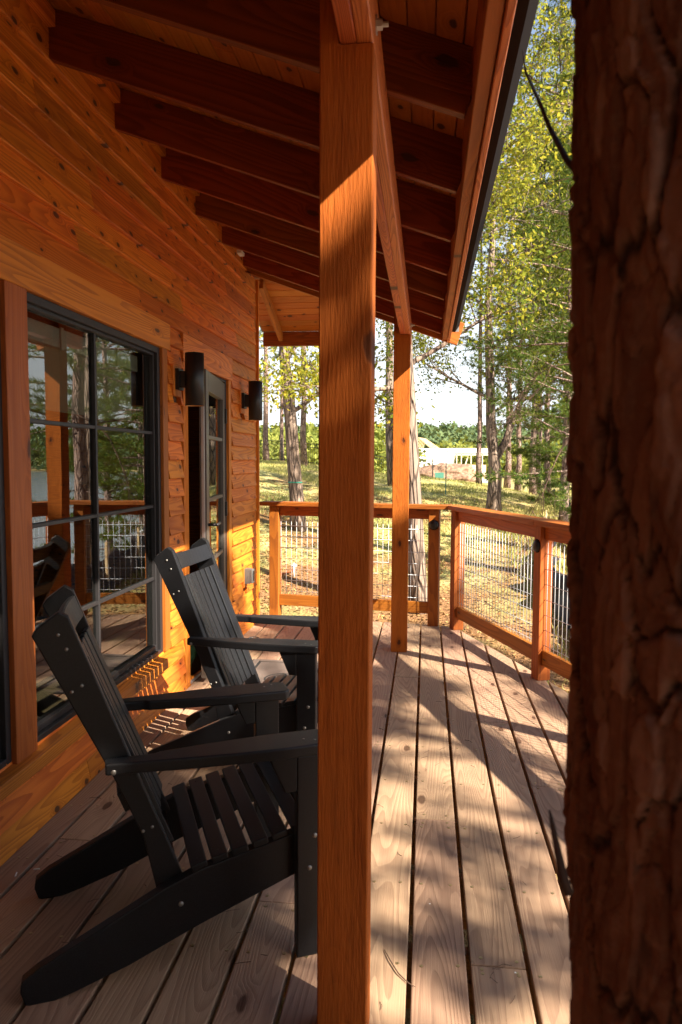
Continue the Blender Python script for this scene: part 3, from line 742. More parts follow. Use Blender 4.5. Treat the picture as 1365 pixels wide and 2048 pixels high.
# ================================================================== CHAIRS
def make_chair():
    W = .54; e = empty('adirondack_chair', (0, 0, 0))
    # side frame: local x forward (u), z up, y lateral ; prisms are drawn in (u,z)
    def side(name, poly, T, y, bev=.004, parent=e):
        me = prism(poly, T, bev, 2, name); o = link(name, me, M_CHAIR, parent)
        o.matrix_local = Matrix(((1, 0, 0, 0), (0, 0, -1, y), (0, 1, 0, 0), (0, 0, 0, 1))); return o
    def SINV(y): return Matrix(((1, 0, 0, 0), (0, 0, -1, y), (0, 1, 0, 0), (0, 0, 0, 1))).inverted()
    def dot(y, u, z, s, r=.0055, mat=M_BOLT):
        m = MB(); n = 12
        for rr, h in ((r, 0), (r, .0012), (r * .8, .003), (r * .35, .0042)):
            for k in range(n): m.V.append((u + rr * math.cos(2 * math.pi * k / n), y + s * h, z + rr * math.sin(2 * math.pi * k / n)))
        for i in range(3):
            for k in range(n): m.F.append((i * n + k, i * n + (k + 1) % n, (i + 1) * n + (k + 1) % n, (i + 1) * n + k))
        m.F.append(tuple(3 * n + k for k in range(n))); return m
    def add(bolts, m):
        b = len(bolts.V); bolts.V += m.V; bolts.F += [tuple(b + i for i in f) for f in m.F]
    string = [(.0, .004), (-.012, .04), (-.008, .068), (.03, .095), (.18, .168), (.36, .257), (.46, .297), (.60, .328), (.70, .350), (.775, .372), (.800, .362), (.812, .33), (.812, .27), (.80, .255), (.749, .238), (.60, .185), (.46, .135), (.268, .057), (.13, .014), (.075, .0), (.01, .0)]
    T = .036
    for s, y in ((-1, T / 2), (1, W - T / 2)):
        st = side('stringer', string, T, y)
        yo = y + s * T / 2
        leg = side('front_leg', [(.735, 0), (.822, 0), (.822, .602), (.735, .602)], .036, yo + s * .0185)
        for k, (u, z) in enumerate(((.772, .268), (.788, .363))):
            link('bolt', dot(yo + s * .0366, u, z, s, .0075).mesh('bolt', True), M_BOLT, leg, SINV(yo + s * .0185))
        link('bolt', dot(yo, .408, .207, s, .0075).mesh('bolt', True), M_BOLT, st, SINV(y))
        # upright
        yu = y - s * (T + .001)
        # the upright runs inside the stringer
        yu = (T + .017) if s < 0 else W - T - .017
        upr = side('back_upright', [(.350, .215), (.425, .255), (.330, .50), (.128, 1.030), (.102, 1.046), (.046, 1.004), (.034, .985), (.235, .575), (.31, .40)], .032, yu)
        mm = MB()
        for (u, z) in ((.100, .985), (.120, .945), (.131, .828), (.157, .843), (.310, .415), (.335, .424)): add(mm, dot(yu + s * .0162, u, z, s, .005))
        link('screw', mm.mesh('screws', True), M_BOLT, upr, SINV(yu), kind='stuff')
        # arm: plan outline in (u, lateral) measured outward from the upright
        ya = yu + s * .016
        arm = [(.212, .002), (.212, .044), (.30, .054), (.44, .068), (.58, .080), (.70, .084), (.822, .080), (.846, .060), (.846, -.022), (.828, -.042), (.66, -.040), (.50, -.026), (.36, -.008), (.345, .0), (.30, .002)]
        poly = [(u, s * v) for u, v in arm]
        me = prism(poly, .033, .006, 3, 'arm'); o = link('arm', me, M_CHAIR, e); o.matrix_local = Matrix.Translation((0, ya, .6195))
        link('bolt', dot(ya + s * .044, .234, .612, s, .0085).mesh('bolt', True), M_BOLT, o, Matrix.Translation((0, -ya, -.6195)))
        mm = MB()
        for (u, v) in ((.765, .03), (.795, .045)):
            mm.tube([(u, s * v, .016), (u, s * v, .0172)], .004, 10)
        link('screw', mm.mesh('armscrews', True), M_BOLT, o, kind='stuff')
        bl = side('arm_bracket', [(.70, .50), (.735, .50), (.735, .602), (.655, .602)], .034, yo + s * .0185)
    # seat slats: follow the stringer top
    top = [(.36, .257), (.46, .297), (.60, .328), (.70, .350), (.775, .372), (.83, .365)]
    def ztop(u): return float(np.interp(u, [a for a, _ in top], [b for _, b in top]))
    for k in range(7):
        u0 = .437 + k * .0585; u1 = u0 + .047; z0, z1 = ztop(u0), ztop(u1)
        if k == 6: u0, u1, z0, z1 = .790, .832, .386, .374
        um = (u0 + u1) / 2; zm = (z0 + z1) / 2 + .0105
        me = with_mat(CACHE.setdefault('slat', prism([(-W / 2, -.0235), (W / 2, -.0235), (W / 2, .0235), (-W / 2, .0235)], .020, .004, 2)), M_CHAIR)
        s_ = link('seat_slat', me, None, e, frame((um, W / 2, zm), (0, 1, 0), None, (-(z1 - z0), 0, u1 - u0)))
        mm = MB()
        for y in (-W / 2 + .03, W / 2 - .03): mm.tube([(y, .0, .0098), (y, .0, .0108)], .0035, 8)
        link('screw', CACHE.setdefault('slatscrew', mm.mesh('s')), M_SCRD, s_)
    # back: direction of the uprights' front edge
    b0 = Vector((.408, 0, .335)); b1 = Vector((.158, 0, .955)); bd = (b1 - b0).normalized(); bn = Vector((bd.z, 0, -bd.x))  # front normal
    inner0, inner1 = T + .034, W - T - .034; wS = (inner1 - inner0) / 7
    for k in range(7):
        yc = inner0 + (k + .5) * wS; t = (k - 3) / 3.0; rec = -.030 + .016 * t * t; tilt = .18 * t
        Lb = .622; a = b0 + bn * rec + bd * (0.02); c = a + bd * (Lb - .02 + .0 * t)
        n = Vector((bn.x, 0, bn.z)) * math.cos(tilt) + Vector((0, -math.sin(tilt), 0))
        me = with_mat(CACHE.setdefault('bslat', prism([(-.301, -wS / 2 + .006), (.301, -wS / 2 + .006), (.301, wS / 2 - .006), (-.301, wS / 2 - .006)], .019, .0035, 2)), M_CHAIR)
        mid = (a + c) / 2; s_ = link('back_slat', me, None, e, frame((mid.x, yc, mid.z), bd, None, n))
        mm = MB()
        for x in (-.22, .21): mm.tube([(x, 0, .0094), (x, 0, .0103)], .0035, 8)
        link('screw', CACHE.setdefault('bscrew', mm.mesh('s')), M_SCRD, s_)
    # curved top rail
    n = 12; V = []; F = []
    for i in range(n + 1):
        t = -1 + 2 * i / n; y = inner0 + (inner1 - inner0) * i / n; rec = -.040 + .026 * t * t
        for (h, th) in ((.012, 0), (.088, 0), (.088, -.022), (.012, -.022)):
            p = b1 + bd * (-.022 + h) + bn * (rec + th + .012); V.append((p.x, y, p.z))
    for i in range(n):
        for k in range(4): F.append((i * 4 + k, i * 4 + (k + 1) % 4, (i + 1) * 4 + (k + 1) % 4, (i + 1) * 4 + k))
    F += [(3, 2, 1, 0), (n * 4, n * 4 + 1, n * 4 + 2, n * 4 + 3)]
    me = bpy.data.meshes.new('top_rail'); me.from_pydata(V, [], F)
    bm = bmesh.new(); bm.from_mesh(me); bmesh.ops.recalc_face_normals(bm, faces=bm.faces)
    bmesh.ops.bevel(bm, geom=[q for q in bm.edges if q.calc_face_angle(0) > .8], offset=.003, segments=2, affect='EDGES'); bm.to_mesh(me); bm.free()
    link('top_rail', me, M_CHAIR, e)
    # cross braces under seat and behind the back
    for (hh, rec) in ((.20, -.075), (.50, -.075)):
        p = b0 + bd * hh + bn * rec; board('cross_brace', (p.x, inner0, p.z), (p.x, inner1, p.z), .06, .022, bn, M_CHAIR, e)
    board('front_apron', (.806, T + .001, .31), (.806, W - T - .001, .31), .09, .02, (1, 0, 0), M_CHAIR, e)
    board('cross_brace', (.40, T + .001, .225), (.40, W - T - .001, .225), .07, .02, (1, 0, 0), M_CHAIR, e)
    return e
ch1 = make_chair(); ch2 = copy_tree(ch1)
ch1.location = (-1.037, 1.756, .001); ch1.rotation_euler = (0, 0, .437)
ch2.location = (-1.288, 3.25, .001); ch2.rotation_euler = (0, 0, -.068)
meta(ch1, 'nearest black adirondack chair, in front of the big window, turned away from the camera', 'chair', 'black adirondack chairs on the deck')
meta(ch2, 'farther black adirondack chair with sunlit back slats, in front of the open door', 'chair', 'black adirondack chairs on the deck')

# ================================================================== SMALL THINGS ON THE DECK
mat_e = empty('door_mat', (-.93, 4.72, .002), 0, label='brown door mat with black border and round emblem in front of the open door', cat='door mat')
def flat(name, poly, t, mat, z=0): 
    me = prism(poly, t, .0015, 1); o = link(name, me, mat, mat_e); o.matrix_local = Matrix.Translation((0, 0, z + t / 2)); return o
flat('backing', [(-.30, -.46), (.30, -.46), (.30, .46), (-.30, .46)], .006, M_MATB)
flat('pile', [(-.225, -.385), (.225, -.385), (.225, .385), (-.225, .385)], .004, M_MAT, .0065)
for a, b, c, d in ((-.29, -.245, -.45, .45), (.245, .29, -.45, .45)): flat('border_stripe', [(a, c), (b, c), (b, d), (a, d)], .003, M_MAT, .0065)
for c, d in ((-.45, -.405), (.405, .45)): flat('border_stripe', [(-.24, c), (.24, c), (.24, d), (-.24, d)], .003, M_MAT, .0065)
m = MB(); n = 40
for r0, r1 in ((.105, .118), (.085, .089)):
    b = len(m.V)
    for k in range(n):
        a = 2 * math.pi * k / n
        m.V += [(r0 * math.cos(a), r0 * math.sin(a), 0), (r1 * math.cos(a), r1 * math.sin(a), 0)]
    for k in range(n): m.F.append((b + 2 * k, b + 2 * k + 1, b + 2 * ((k + 1) % n) + 1, b + 2 * ((k + 1) % n)))
for k in range(10):
    a = .31 + k * .628; 
    for t in (.02, .055):
        c_, s_ = math.cos(a), math.sin(a); b = len(m.V); w2 = .007
        m.V += [(t * c_ - w2 * s_, t * s_ + w2 * c_, 0), (t * c_ + w2 * s_, t * s_ - w2 * c_, 0), ((t + .026) * c_ + w2 * .2 * s_, (t + .026) * s_ - w2 * .2 * c_, 0), ((t + .026) * c_ - w2 * .2 * s_, (t + .026) * s_ + w2 * .2 * c_, 0)]
        m.F.append((b, b + 1, b + 2, b + 3))
o = link('emblem', m.mesh('emblem'), M_MATB, mat_e); o.matrix_local = Matrix.Translation((0, 0, .0112))
jar = empty('glass_jar', (-1.33, 5.62, .001), label='small clear glass candle jar on the deck by the wall', cat='jar')
m = MB(); n = 24; prof = [(0, 0), (.036, 0), (.046, .008), (.048, .03), (.042, .056), (.039, .056), (.044, .03), (.042, .010), (0, .006)]
for r_, z in prof:
    for k in range(n): m.V.append((r_ * math.cos(2 * math.pi * k / n), r_ * math.sin(2 * math.pi * k / n), z))
for i in range(len(prof) - 1):
    for k in range(n): m.F.append((i * n + k, i * n + (k + 1) % n, (i + 1) * n + (k + 1) % n, (i + 1) * n + k))
link('vessel', m.mesh('vessel', True), M_JAR, jar)
m = MB(); m.tube([(0, 0, .0075), (0, 0, .024)], .040, 20); link('wax', m.mesh('wax', True), M_WHITE, jar)
# green plush bundle in the doorway
bm = bmesh.new(); bmesh.ops.create_icosphere(bm, subdivisions=4, radius=1)
for v in bm.verts:
    p = v.co.copy(); k = 1 + .16 * noise.noise(p * 2.2) + .10 * noise.noise(p * 7) + .05 * noise.noise(p * 19); v.co = Vector((p.x * .10, p.y * .09, p.z * .19)) * k
me = bpy.data.meshes.new('bundle'); bm.to_mesh(me); bm.free(); me.shade_smooth()
link('green_bundle', me, M_GREEN, None, Matrix.Translation((-1.60, 4.72, .23)), label='green fluffy bundle just inside the open doorway behind the far chair', cat='bundle')
m = MB(); m.tube([(-.105, 2.10, .004), (-.085, 2.05, .007), (-.06, 2.0, .006), (-.03, 1.965, .005), (-.012, 1.955, .004)], [.0012, .0018, .0019, .0014, .0008], 6)
rn = random.Random(5); nm = MB()
for _ in range(170):
    x = rn.uniform(-1.45, .9); y = rn.uniform(1.8, 6.3); 
    if RN.x * x + RN.y * y > 2.3: continue
    a = rn.uniform(0, 6.28); l = rn.uniform(.02, .055); k_ = rn.uniform(-.4, .4)
    nm.tube([(x, y, .0025), (x + l * .5 * math.cos(a), y + l * .5 * math.sin(a), .0035), (x + l * math.cos(a + k_), y + l * math.sin(a + k_), .0025)], .0008, 3)
link('pine_needles', nm.mesh('needles'), M_TWIG, None, kind='stuff', label='brown pine needles scattered over the deck boards', cat='needles')
link('twig', m.mesh('twig', True), M_TWIG, None, label='thin curved brown twig lying on the deck boards beside the near post', cat='twig')
m = MB()
for (x, y, r_) in ((.27, 2.05, .002), (.03, 2.35, .0015)): m.tube([(x, y, .0005), (x, y, .0016)], r_ * 1.6, 6)
for t in ((-1.36, 2.38, .02, .3), (-1.40, 2.33, .025, 1.9)):
    x, y, l, a = t; m.tube([(x, y, .004), (x + l * math.cos(a), y + l * math.sin(a), .004)], .0025, 5)
link('paint_flecks', m.mesh('flecks'), M_PAINT, deck, kind='stuff')

# ================================================================== TREES
def leaf_cloud(pts, size, rng, elong=1.6, flat_=.0):
    """one quad leaf per point"""
    n = len(pts); a = rng.normal(size=(n, 3)); a /= np.linalg.norm(a, axis=1)[:, None]; b = rng.normal(size=(n, 3)); b[:, 2] *= (1 - flat_)
    b = np.cross(a, b); b /= np.linalg.norm(b, axis=1)[:, None] + 1e-9
    s = size * rng.uniform(.6, 1.3, (n, 1)); a = a * s * elong / 2; b = b * s / 2
    V = np.stack([pts - a, pts + b * .9, pts + a, pts - b * .9], 1).reshape(-1, 3)
    F = np.arange(4 * n).reshape(n, 4); return V, F
def tuft_cloud(pts, dirs, length, width, k, rng):
    """k needles (thin triangles) per tuft"""
    n = len(pts); P = np.repeat(pts, k, 0); D = np.repeat(dirs, k, 0); d = D * .75 + rng.normal(size=P.shape) * .75
    d /= np.linalg.norm(d, axis=1)[:, None]; L = length * rng.uniform(.6, 1.15, (n * k, 1))
    s = np.cross(d, rng.normal(size=P.shape)); s /= np.linalg.norm(s, axis=1)[:, None]
    V = np.stack([P - s * width / 2, P + s * width / 2, P + d * L], 1).reshape(-1, 3); F = np.arange(3 * n * k).reshape(-1, 3); return V, F
def np_mesh(name, V, F):
    me = bpy.data.meshes.new(name); V = np.asarray(V, np.float32); F = np.asarray(F, np.int32); k = F.shape[1]
    me.vertices.add(len(V)); me.vertices.foreach_set('co', V.ravel()); me.loops.add(F.size); me.loops.foreach_set('vertex_index', F.ravel())
    me.polygons.add(len(F)); me.polygons.foreach_set('loop_start', np.arange(0, F.size, k)); me.polygons.foreach_set('loop_total', np.full(len(F), k))
    me.update(calc_edges=True); return me
def pine_variant(seed, H=15., low=4.5, spread=2.2, r0=.14, dens=1.0, needle=.17, nw=.014, nk=12, lower_dead=True, seglen=.16):
    rng = np.random.default_rng(seed); rr = random.Random(seed)
    path = []; x = y = 0.; 
    for i in range(13):
        z = H * i / 12; path.append(Vector((x, y, z))); x += rr.uniform(-.05, .05); y += rr.uniform(-.05, .05)
    tr = MB(); tr.tube(path, [max(.015, r0 * (1 - .9 * i / 12)) * (1.25 if i == 0 else 1) for i in range(13)], 10)
    def at(z):
        f = max(0, min(11.999, z / H * 12)); i = int(f); return path[i].lerp(path[i + 1], f - i)
    br = MB(); TP = []; TD = []
    z = low
    while z < H - .2:
        f = (z - low) / (H - low); Lm = spread * (1 - f) ** .75 * (.55 + .45 * min(1, f * 4)) + .25
        for k in range(rr.randint(2, 4)):
            if rr.random() > .86 * dens + .1: continue
            a = rr.uniform(0, 2 * math.pi); L = Lm * rr.uniform(.6, 1.15); b = at(z)
            rise = rr.uniform(-.12, .25) + f * .5; pts = [b]; d = Vector((math.cos(a), math.sin(a), rise)).normalized()
            m = 6
            for i in range(m):
                d = (d + Vector((rr.uniform(-.14, .14), rr.uniform(-.14, .14), rr.uniform(-.10, .08)))).normalized(); pts.append(pts[-1] + d * L / m)
            br.tube(pts, [max(.004, .022 * (1 - .85 * i / m) * (L / 2)) for i in range(m + 1)], 4, False)
            for i in range(2, m + 1):
                for _ in range(2 if i < m else 3):
                    sd = (d + Vector((rr.uniform(-1, 1), rr.uniform(-1, 1), rr.uniform(-.3, .5)))).normalized(); q = pts[i] ; sl = L * rr.uniform(.10, .24)
                    e_ = q + sd * sl; br.tube([q, e_], [.006, .003], 3, False)
                    nt_ = max(2, int(sl / seglen))
                    for j in range(nt_ + 1):
                        TP.append(q.lerp(e_, (j + .4) / (nt_ + .4))); TD.append(sd)
        z += rr.uniform(.22, .5)
    if lower_dead:
        for _ in range(10):
            z = rr.uniform(low * .4, low); a = rr.uniform(0, 6.28); L = rr.uniform(.3, 1.3); b = at(z); pts = [b]; d = Vector((math.cos(a), math.sin(a), rr.uniform(-.3, .2)))
            for i in range(4): d = (d + Vector((rr.uniform(-.3, .3), rr.uniform(-.3, .3), rr.uniform(-.3, .2)))).normalized(); pts.append(pts[-1] + d * L / 4)
            br.tube(pts, [.010, .008, .006, .004, .002], 4, False)
    V, F = tuft_cloud(np.array([tuple(p) for p in TP]), np.array([tuple(p) for p in TD]), needle, nw, nk, rng)
    return tr.mesh('pine_trunk', True), br.mesh('pine_limbs', True), np_mesh('pine_crown', V, F)
def put_tree(kind, variant, x, y, label, s=1., rz=0., group=None, z=None, cat='tree', lean=(0, 0), mats=(M_BARKP, M_PINE)):
    tm, bm_, cm = variant; g = float(hgt(x, y)) - .08 if z is None else z
    e = empty(kind, (x, y, g), rz, label=label, cat=cat, group=group); e.scale = (s, s, s); e.rotation_euler = (lean[0], lean[1], rz)
    link('trunk', tm, mats[0], e); link('limbs', bm_, mats[0], e); link('crown', cm, mats[1], e); return e
def decid_variant(seed, path, rad, limbs, leaf=.055, nleaf=9000, cl=.55, depth=3, elong=1.7, low_frac=0):
    """path: trunk points; limbs: list of (start index/frac on path, direction, length, radius)"""
    rng = np.random.default_rng(seed); rr = random.Random(seed)
    tr = MB(); tr.tube([Vector(p) for p in path], rad, 12); br = MB(); ends = []
    P = [Vector(p) for p in path]
    def at(f):
        f = f * (len(P) - 1); i = min(int(f), len(P) - 2); return P[i].lerp(P[i + 1], f - i)
    def grow(p, d, L, r, lv):
        pts = [p]; m = 6
        for i in range(m):
            d = (d + Vector((rr.uniform(-.22, .22), rr.uniform(-.22, .22), rr.uniform(-.14, .2)))).normalized(); pts.append(pts[-1] + d * L / m)
            if lv <= 1: ends.append((pts[-1], L * .35))
        br.tube(pts, [max(.003, r * (1 - .75 * i / m)) for i in range(m + 1)], 6 if lv > 1 else 4, False)
        if lv > 0:
            for i in range(2, m + 1):
                for _ in range(2):
                    sd = (d * .7 + Vector((rr.uniform(-1, 1), rr.uniform(-1, 1), rr.uniform(-.5, .7)))).normalized()
                    grow(pts[i], sd, L * rr.uniform(.38, .6), max(.003, r * (1 - .75 * i / m) * .6), lv - 1)
    for (f, d, L, r) in limbs: grow(at(f), Vector(d).normalized(), L, r, depth - 1)
    E = np.array([tuple(p) for p, _ in ends]); idx = rng.integers(0, len(E), nleaf)
    pts = E[idx] + rng.normal(size=(nleaf, 3)) * cl * np.array([.5, .5, .38])
    V, F = leaf_cloud(pts, leaf, rng, elong)
    return tr.mesh('trunk', True), br.mesh('limbs', True), np_mesh('crown', V, F)

PV = [pine_variant(1, 16, 5.5, 2.3, .15), pine_variant(2, 17, 7.0, 2.0, .14), pine_variant(3, 14, 3.2, 2.6, .15, needle=.15), pine_variant(4, 13, 1.0, 2.9, .12, needle=.19, nk=18, nw=.018, dens=1.3)]
def px(u, y): return y * (u - 853) / 1479 
pg = 'pines on the grass beyond the railing'
grove = [(530, 36, 0, 'slim pine at the left by the iron fence, next to the cabin corner', 1.0, .3), (562, 40, 1, 'thinnest pine behind the iron fence left of the near post', .85, 1.), (608, 33, 1, 'pale trunked pine close left of the near post', 1.05, 2.),
         (957, 37, 1, 'straight pine in front of the timber frame under construction', 1.0, 3.), (1011, 38, 0, 'pine just right of the forked tree, in front of the water', 1.05, 4.), (1031, 36, 1, 'pine second to the right of the forked tree', 1.0, 5.),
         (1061, 33, 0, 'left one of two pines standing close together', 1.0, .7), (1071, 35, 1, 'right one of two pines standing close together', 1.05, 1.7), (1120, 22, 2, 'bushy low branched pine next to the big foreground trunk', .82, 2.7), (1090, 27, 3, 'dark bushy pine right of the close pair of pines', 1.0, 5.2), (1142, 34, 1, 'pine mostly hidden by the edge of the foreground trunk', 1.0, 3.7)]
for (u, y, v, lab, s, rz) in grove: put_tree('pine_tree', PV[v], px(u, y), y, lab, s, rz, pg)
# mirrored in the window: pines on the bank to the right
for (x, y, v, s, rz, lab) in ((2.85, 12.2, 2, .95, .5, 'pine on the bank behind the foreground trunk, mirrored in the window'), (6.4, 21.5, 3, 1.05, 1.5, 'full low pine at the pond edge, mirrored in the window'), (7.6, 27.0, 3, 1.1, 3.1, 'pine farther along the pond shore, right of the railing'), (5.0, 24.5, 3, .9, 2.2, 'green pine between the grass and the pond shore'), (3.75, 17.5, 3, .95, 5.3, 'low branched dark pine whose boughs reach past the foreground trunk'), (3.95, 19.8, 2, 1.15, 2.6, 'tall dark pine hidden at its foot by the foreground trunk'), (8.8, 30.5, 2, 1.1, 4.1, 'last pine along the pond shore, beside the water')):
    put_tree('pine_tree', PV[v], x, y, lab, s, rz, 'pines on the pond bank')
# broadleaf trees
def rel(pts, b): return [tuple(Vector(p) - Vector(b)) for p in pts]
yA = 15.; zA = float(hgt(px(596, yA), yA))
def P2(u, v, y): return (px(u, y), y, 1.45 + (922 - v) / 1479 * y)
bA = P2(597, 1082, yA); pathA = rel([P2(597, 1090, yA), P2(592, 1000, yA), P2(586, 930, yA), P2(581, 860, yA), P2(575, 790, yA), P2(567, 720, yA), P2(566, 660, yA), P2(560, 560, yA), P2(572, 420, yA), P2(560, 250, yA)], bA)
VA = decid_variant(21, pathA, [.19, .15, .14, .13, .125, .11, .085, .075, .06, .02], [(.37, (.55, 0, .25), 2.0, .05), (.53, (.5, .1, .8), 2.4, .05), (.7, (-.6, .2, .6), 2.2, .05), (.8, (.6, -.3, .5), 2.2, .04), (.9, (-.5, .5, .7), 2.0, .04), (.97, (.2, -.4, .8), 1.6, .03)], nleaf=6000, leaf=.06, cl=.40)
tA = put_tree('broadleaf_tree', VA, bA[0], bA[1], 'leaning grey tree with green twine round its trunk, seen left of the near post', z=float(zA) - .1, mats=(M_BARK, M_LEAFG))
q = Vector(pathA[1]).lerp(Vector(pathA[2]), .35); m = MB(); m.tube([tuple(q + Vector((0, 0, -.012))), tuple(q + Vector((0, 0, .012)))], .152, 16); link('twine', m.mesh('twine', True), M_TWINE, tA)
yB = 10.2; bB = P2(842, 1270, yB)
pathB = rel([P2(842, 1275, yB), P2(838, 1180, yB), P2(832, 1080, yB), P2(824, 960, yB), P2(818, 860, yB), P2(812, 760, yB), P2(806, 640, yB), P2(800, 480, yB), P2(812, 300, yB), P2(806, 100, yB)], bB)
VB = decid_variant(22, pathB, [.15, .125, .115, .11, .10, .09, .08, .07, .05, .02], [(.50, (-.8, 0, .1), 1.6, .035), (.55, (.8, .2, .35), 1.7, .04), (.62, (-.5, .6, .5), 1.8, .04), (.70, (.7, .3, .5), 1.9, .04), (.78, (.1, .8, .4), 1.8, .035), (.8, (.9, -.1, .2), 1.8, .03), (.88, (-.4, -.3, .8), 1.8, .03), (.93, (.6, .4, .6), 1.7, .03)], nleaf=17000, leaf=.042, cl=.28)
put_tree('broadleaf_tree', VB, bB[0], bB[1], 'broadleaf tree with yellowing leaves standing right behind the far porch post', z=float(hgt(bB[0], bB[1])) - .1, mats=(M_BARK, M_LEAFY))
yC = 21.; bC = P2(986, 1022, yC)
pathC = rel([P2(986, 1025, yC), P2(986, 985, yC), P2(988, 940, yC), P2(984, 900, yC), P2(978, 850, yC), P2(976, 790, yC), P2(972, 700, yC), P2(968, 600, yC), P2(975, 480, yC), P2(970, 330, yC), P2(978, 150, yC)], bC)
VC = decid_variant(23, pathC, [.27, .2, .19, .15, .14, .13, .12, .10, .08, .05, .02], [(.27, (.42, 0, .9), 3.6, .12), (.45, (.7, .3, .4), 2.6, .05), (.5, (-.8, -.1, .3), 2.6, .05), (.6, (.6, -.3, .5), 3.0, .05), (.68, (-.6, .4, .6), 2.8, .05), (.75, (.8, .3, .3), 3.0, .05), (.82, (-.5, -.5, .5), 2.6, .04), (.9, (.4, .4, .8), 2.4, .04), (.96, (.2, -.3, .9), 2.0, .03)], nleaf=16000, leaf=.06, cl=.36)
put_tree('broadleaf_tree', VC, bC[0], bC[1], 'forked grey tree on the grass behind the corner of the side railing', z=float(hgt(bC[0], bC[1])) - .1, mats=(M_BARK, M_LEAFG))
# yellow leaved tree whose crown fills the gap by the roof edge
def generic(seed, H, r0, nl, leaf, nleaf, cl, low=.35, spread=.28):
    rr = random.Random(seed); path = []; x = y = 0
    for i in range(9): path.append((x, y, H * i / 8)); x += rr.uniform(-.12, .12); y += rr.uniform(-.12, .12)
    lm = [(low + (.97 - low) * i / nl, (math.cos(2.4 * i), math.sin(2.4 * i), rr.uniform(.1, .7)), H * spread * rr.uniform(.7, 1.1) * (1 - .35 * i / nl), .05 * r0 / .16) for i in range(nl)]
    return decid_variant(seed, path, [max(.02, r0 * (1 - .85 * i / 8)) for i in range(9)], lm, nleaf=nleaf, leaf=leaf, cl=cl)
GY = generic(31, 13.5, .16, 13, .042, 17000, .24, .50, .19)
put_tree('broadleaf_tree', GY, 3.5, 13.8, 'tall tree with yellow autumn leaves between the roof gutter and the foreground trunk', mats=(M_BARK, M_LEAFY))
GG = generic(32, 13, .17, 15, .075, 12000, .36, .42, .24)
for (x, y, s, rz, lab) in ((-1.2, 27, 1.1, 0, 'green tree behind the far porch post, left of the timber frame'), (5.2, 29, 1.15, 2, 'tall green tree behind the pair of pines')):
    put_tree('broadleaf_tree', GG, x, y, lab, s, rz, 'green broadleaf trees on the grass', mats=(M_BARK, M_LEAFG))
# trees on the sun side, behind the camera's right: they dapple the porch
def sunpos(q, p): c_, s_ = math.cos(SUN_AZ), math.sin(SUN_AZ); return (-q * s_ + p * c_, q * c_ + p * s_)
TE = math.tan(SUN_EL)
def shade_tree(q0, p0, clumps, label, seed, r0=.15, leaf=.10, top=None):
    """tree on the sunny side; clumps = (q, h, rq, rh, leaves) seen along the sun ray"""
    rng = np.random.default_rng(seed); rr = random.Random(seed)
    x0, y0 = sunpos(q0, p0); zg = float(hgt(x0, y0)) - .1; e = empty('broadleaf_tree', (x0, y0, zg), label=label, cat='tree')
    P = []
    for (q, h, rq, rh, n) in clumps:
        p = p0 + rr.uniform(-.8, .8); x, y = sunpos(q, p); P.append((Vector((x - x0, y - y0, h + TE * p - zg)), rq, rh, n))
    H = max(c[0].z for c in P) + .8; path = [Vector((.15 * math.sin(i * 1.1), .12 * math.sin(i * .8), H * i / 8)) for i in range(9)]
    t = MB(); t.tube(path, [r0 * (1 - .85 * i / 8) for i in range(9)], 10); link('trunk', t.mesh('trunk', True), M_BARK, e)
    L = MB(); pts = []; c_, s_ = math.cos(SUN_AZ), math.sin(SUN_AZ); qd = np.array([-s_, c_, 0.])
    for (c, rq, rh, n) in P:
        st = max(.8, c.z - .6 - math.hypot(c.x, c.y) * .5); f = min(.97, st / H) * 8; i = int(f); b = path[i].lerp(path[min(8, i + 1)], f - i)
        mid = b.lerp(c, .55) + Vector((0, 0, .15)); L.tube([b, mid, c], [.04, .03, .015], 5)
        k = max(5, int(n / 130)); sub = []
        for _ in range(k):
            u = rng.normal(size=3); u *= rng.uniform(.3, 1) ** .5 / np.linalg.norm(u); d = Vector(tuple(qd * u[0] * rq + np.array([c_, s_, 0]) * u[1] * .6 * rq)) + Vector((0, 0, u[2] * rh))
            L.tube([c, c + d * .5 + Vector((0, 0, .05)), c + d], [.012, .008, .004], 4); sub.append(np.array(c + d))
        sub = np.array(sub); pts.append(sub[rng.integers(0, k, n)] + rng.normal(size=(n, 3)) * np.array([.16, .16, .12]) * min(1.6, max(.7, rq)))
    link('limbs', L.mesh('limbs', True), M_BARK, e); V, F = leaf_cloud(np.concatenate(pts), leaf, rng); link('crown', np_mesh('crown', V, F), M_LEAFG, e)
shade_tree(-.9, 7., [(-1.6, .2, 1.4, 1.6, 5200), (-.2, .6, 1.0, 1.2, 4200), (.7, .9, .75, 1.1, 3600), (.15, 2.9, .5, .9, 2000), (-.8, 2.6, .9, .9, 1600), (.3, 4.3, .55, .7, 1200), (1.75, 1.65, .50, .30, 1000), (1.2, 1.15, .30, .55, 1700), (.75, 1.5, .45, .3, 800), (.97, 2.3, .17, .38, 900), (1.40, 1.95, .25, .30, 1100), (.1, 1.9, .8, .4, 1500), (.9, .2, .45, .35, 900), (1.36, 2.70, .25, .04, 60), (1.98, 2.38, .30, .22, 1000), (-2.6, -1.0, 1.2, 1., 1500), (.2, -.6, .9, .6, 1200)], 'tree beside the deck on the sunny side, nearest the camera', 51)
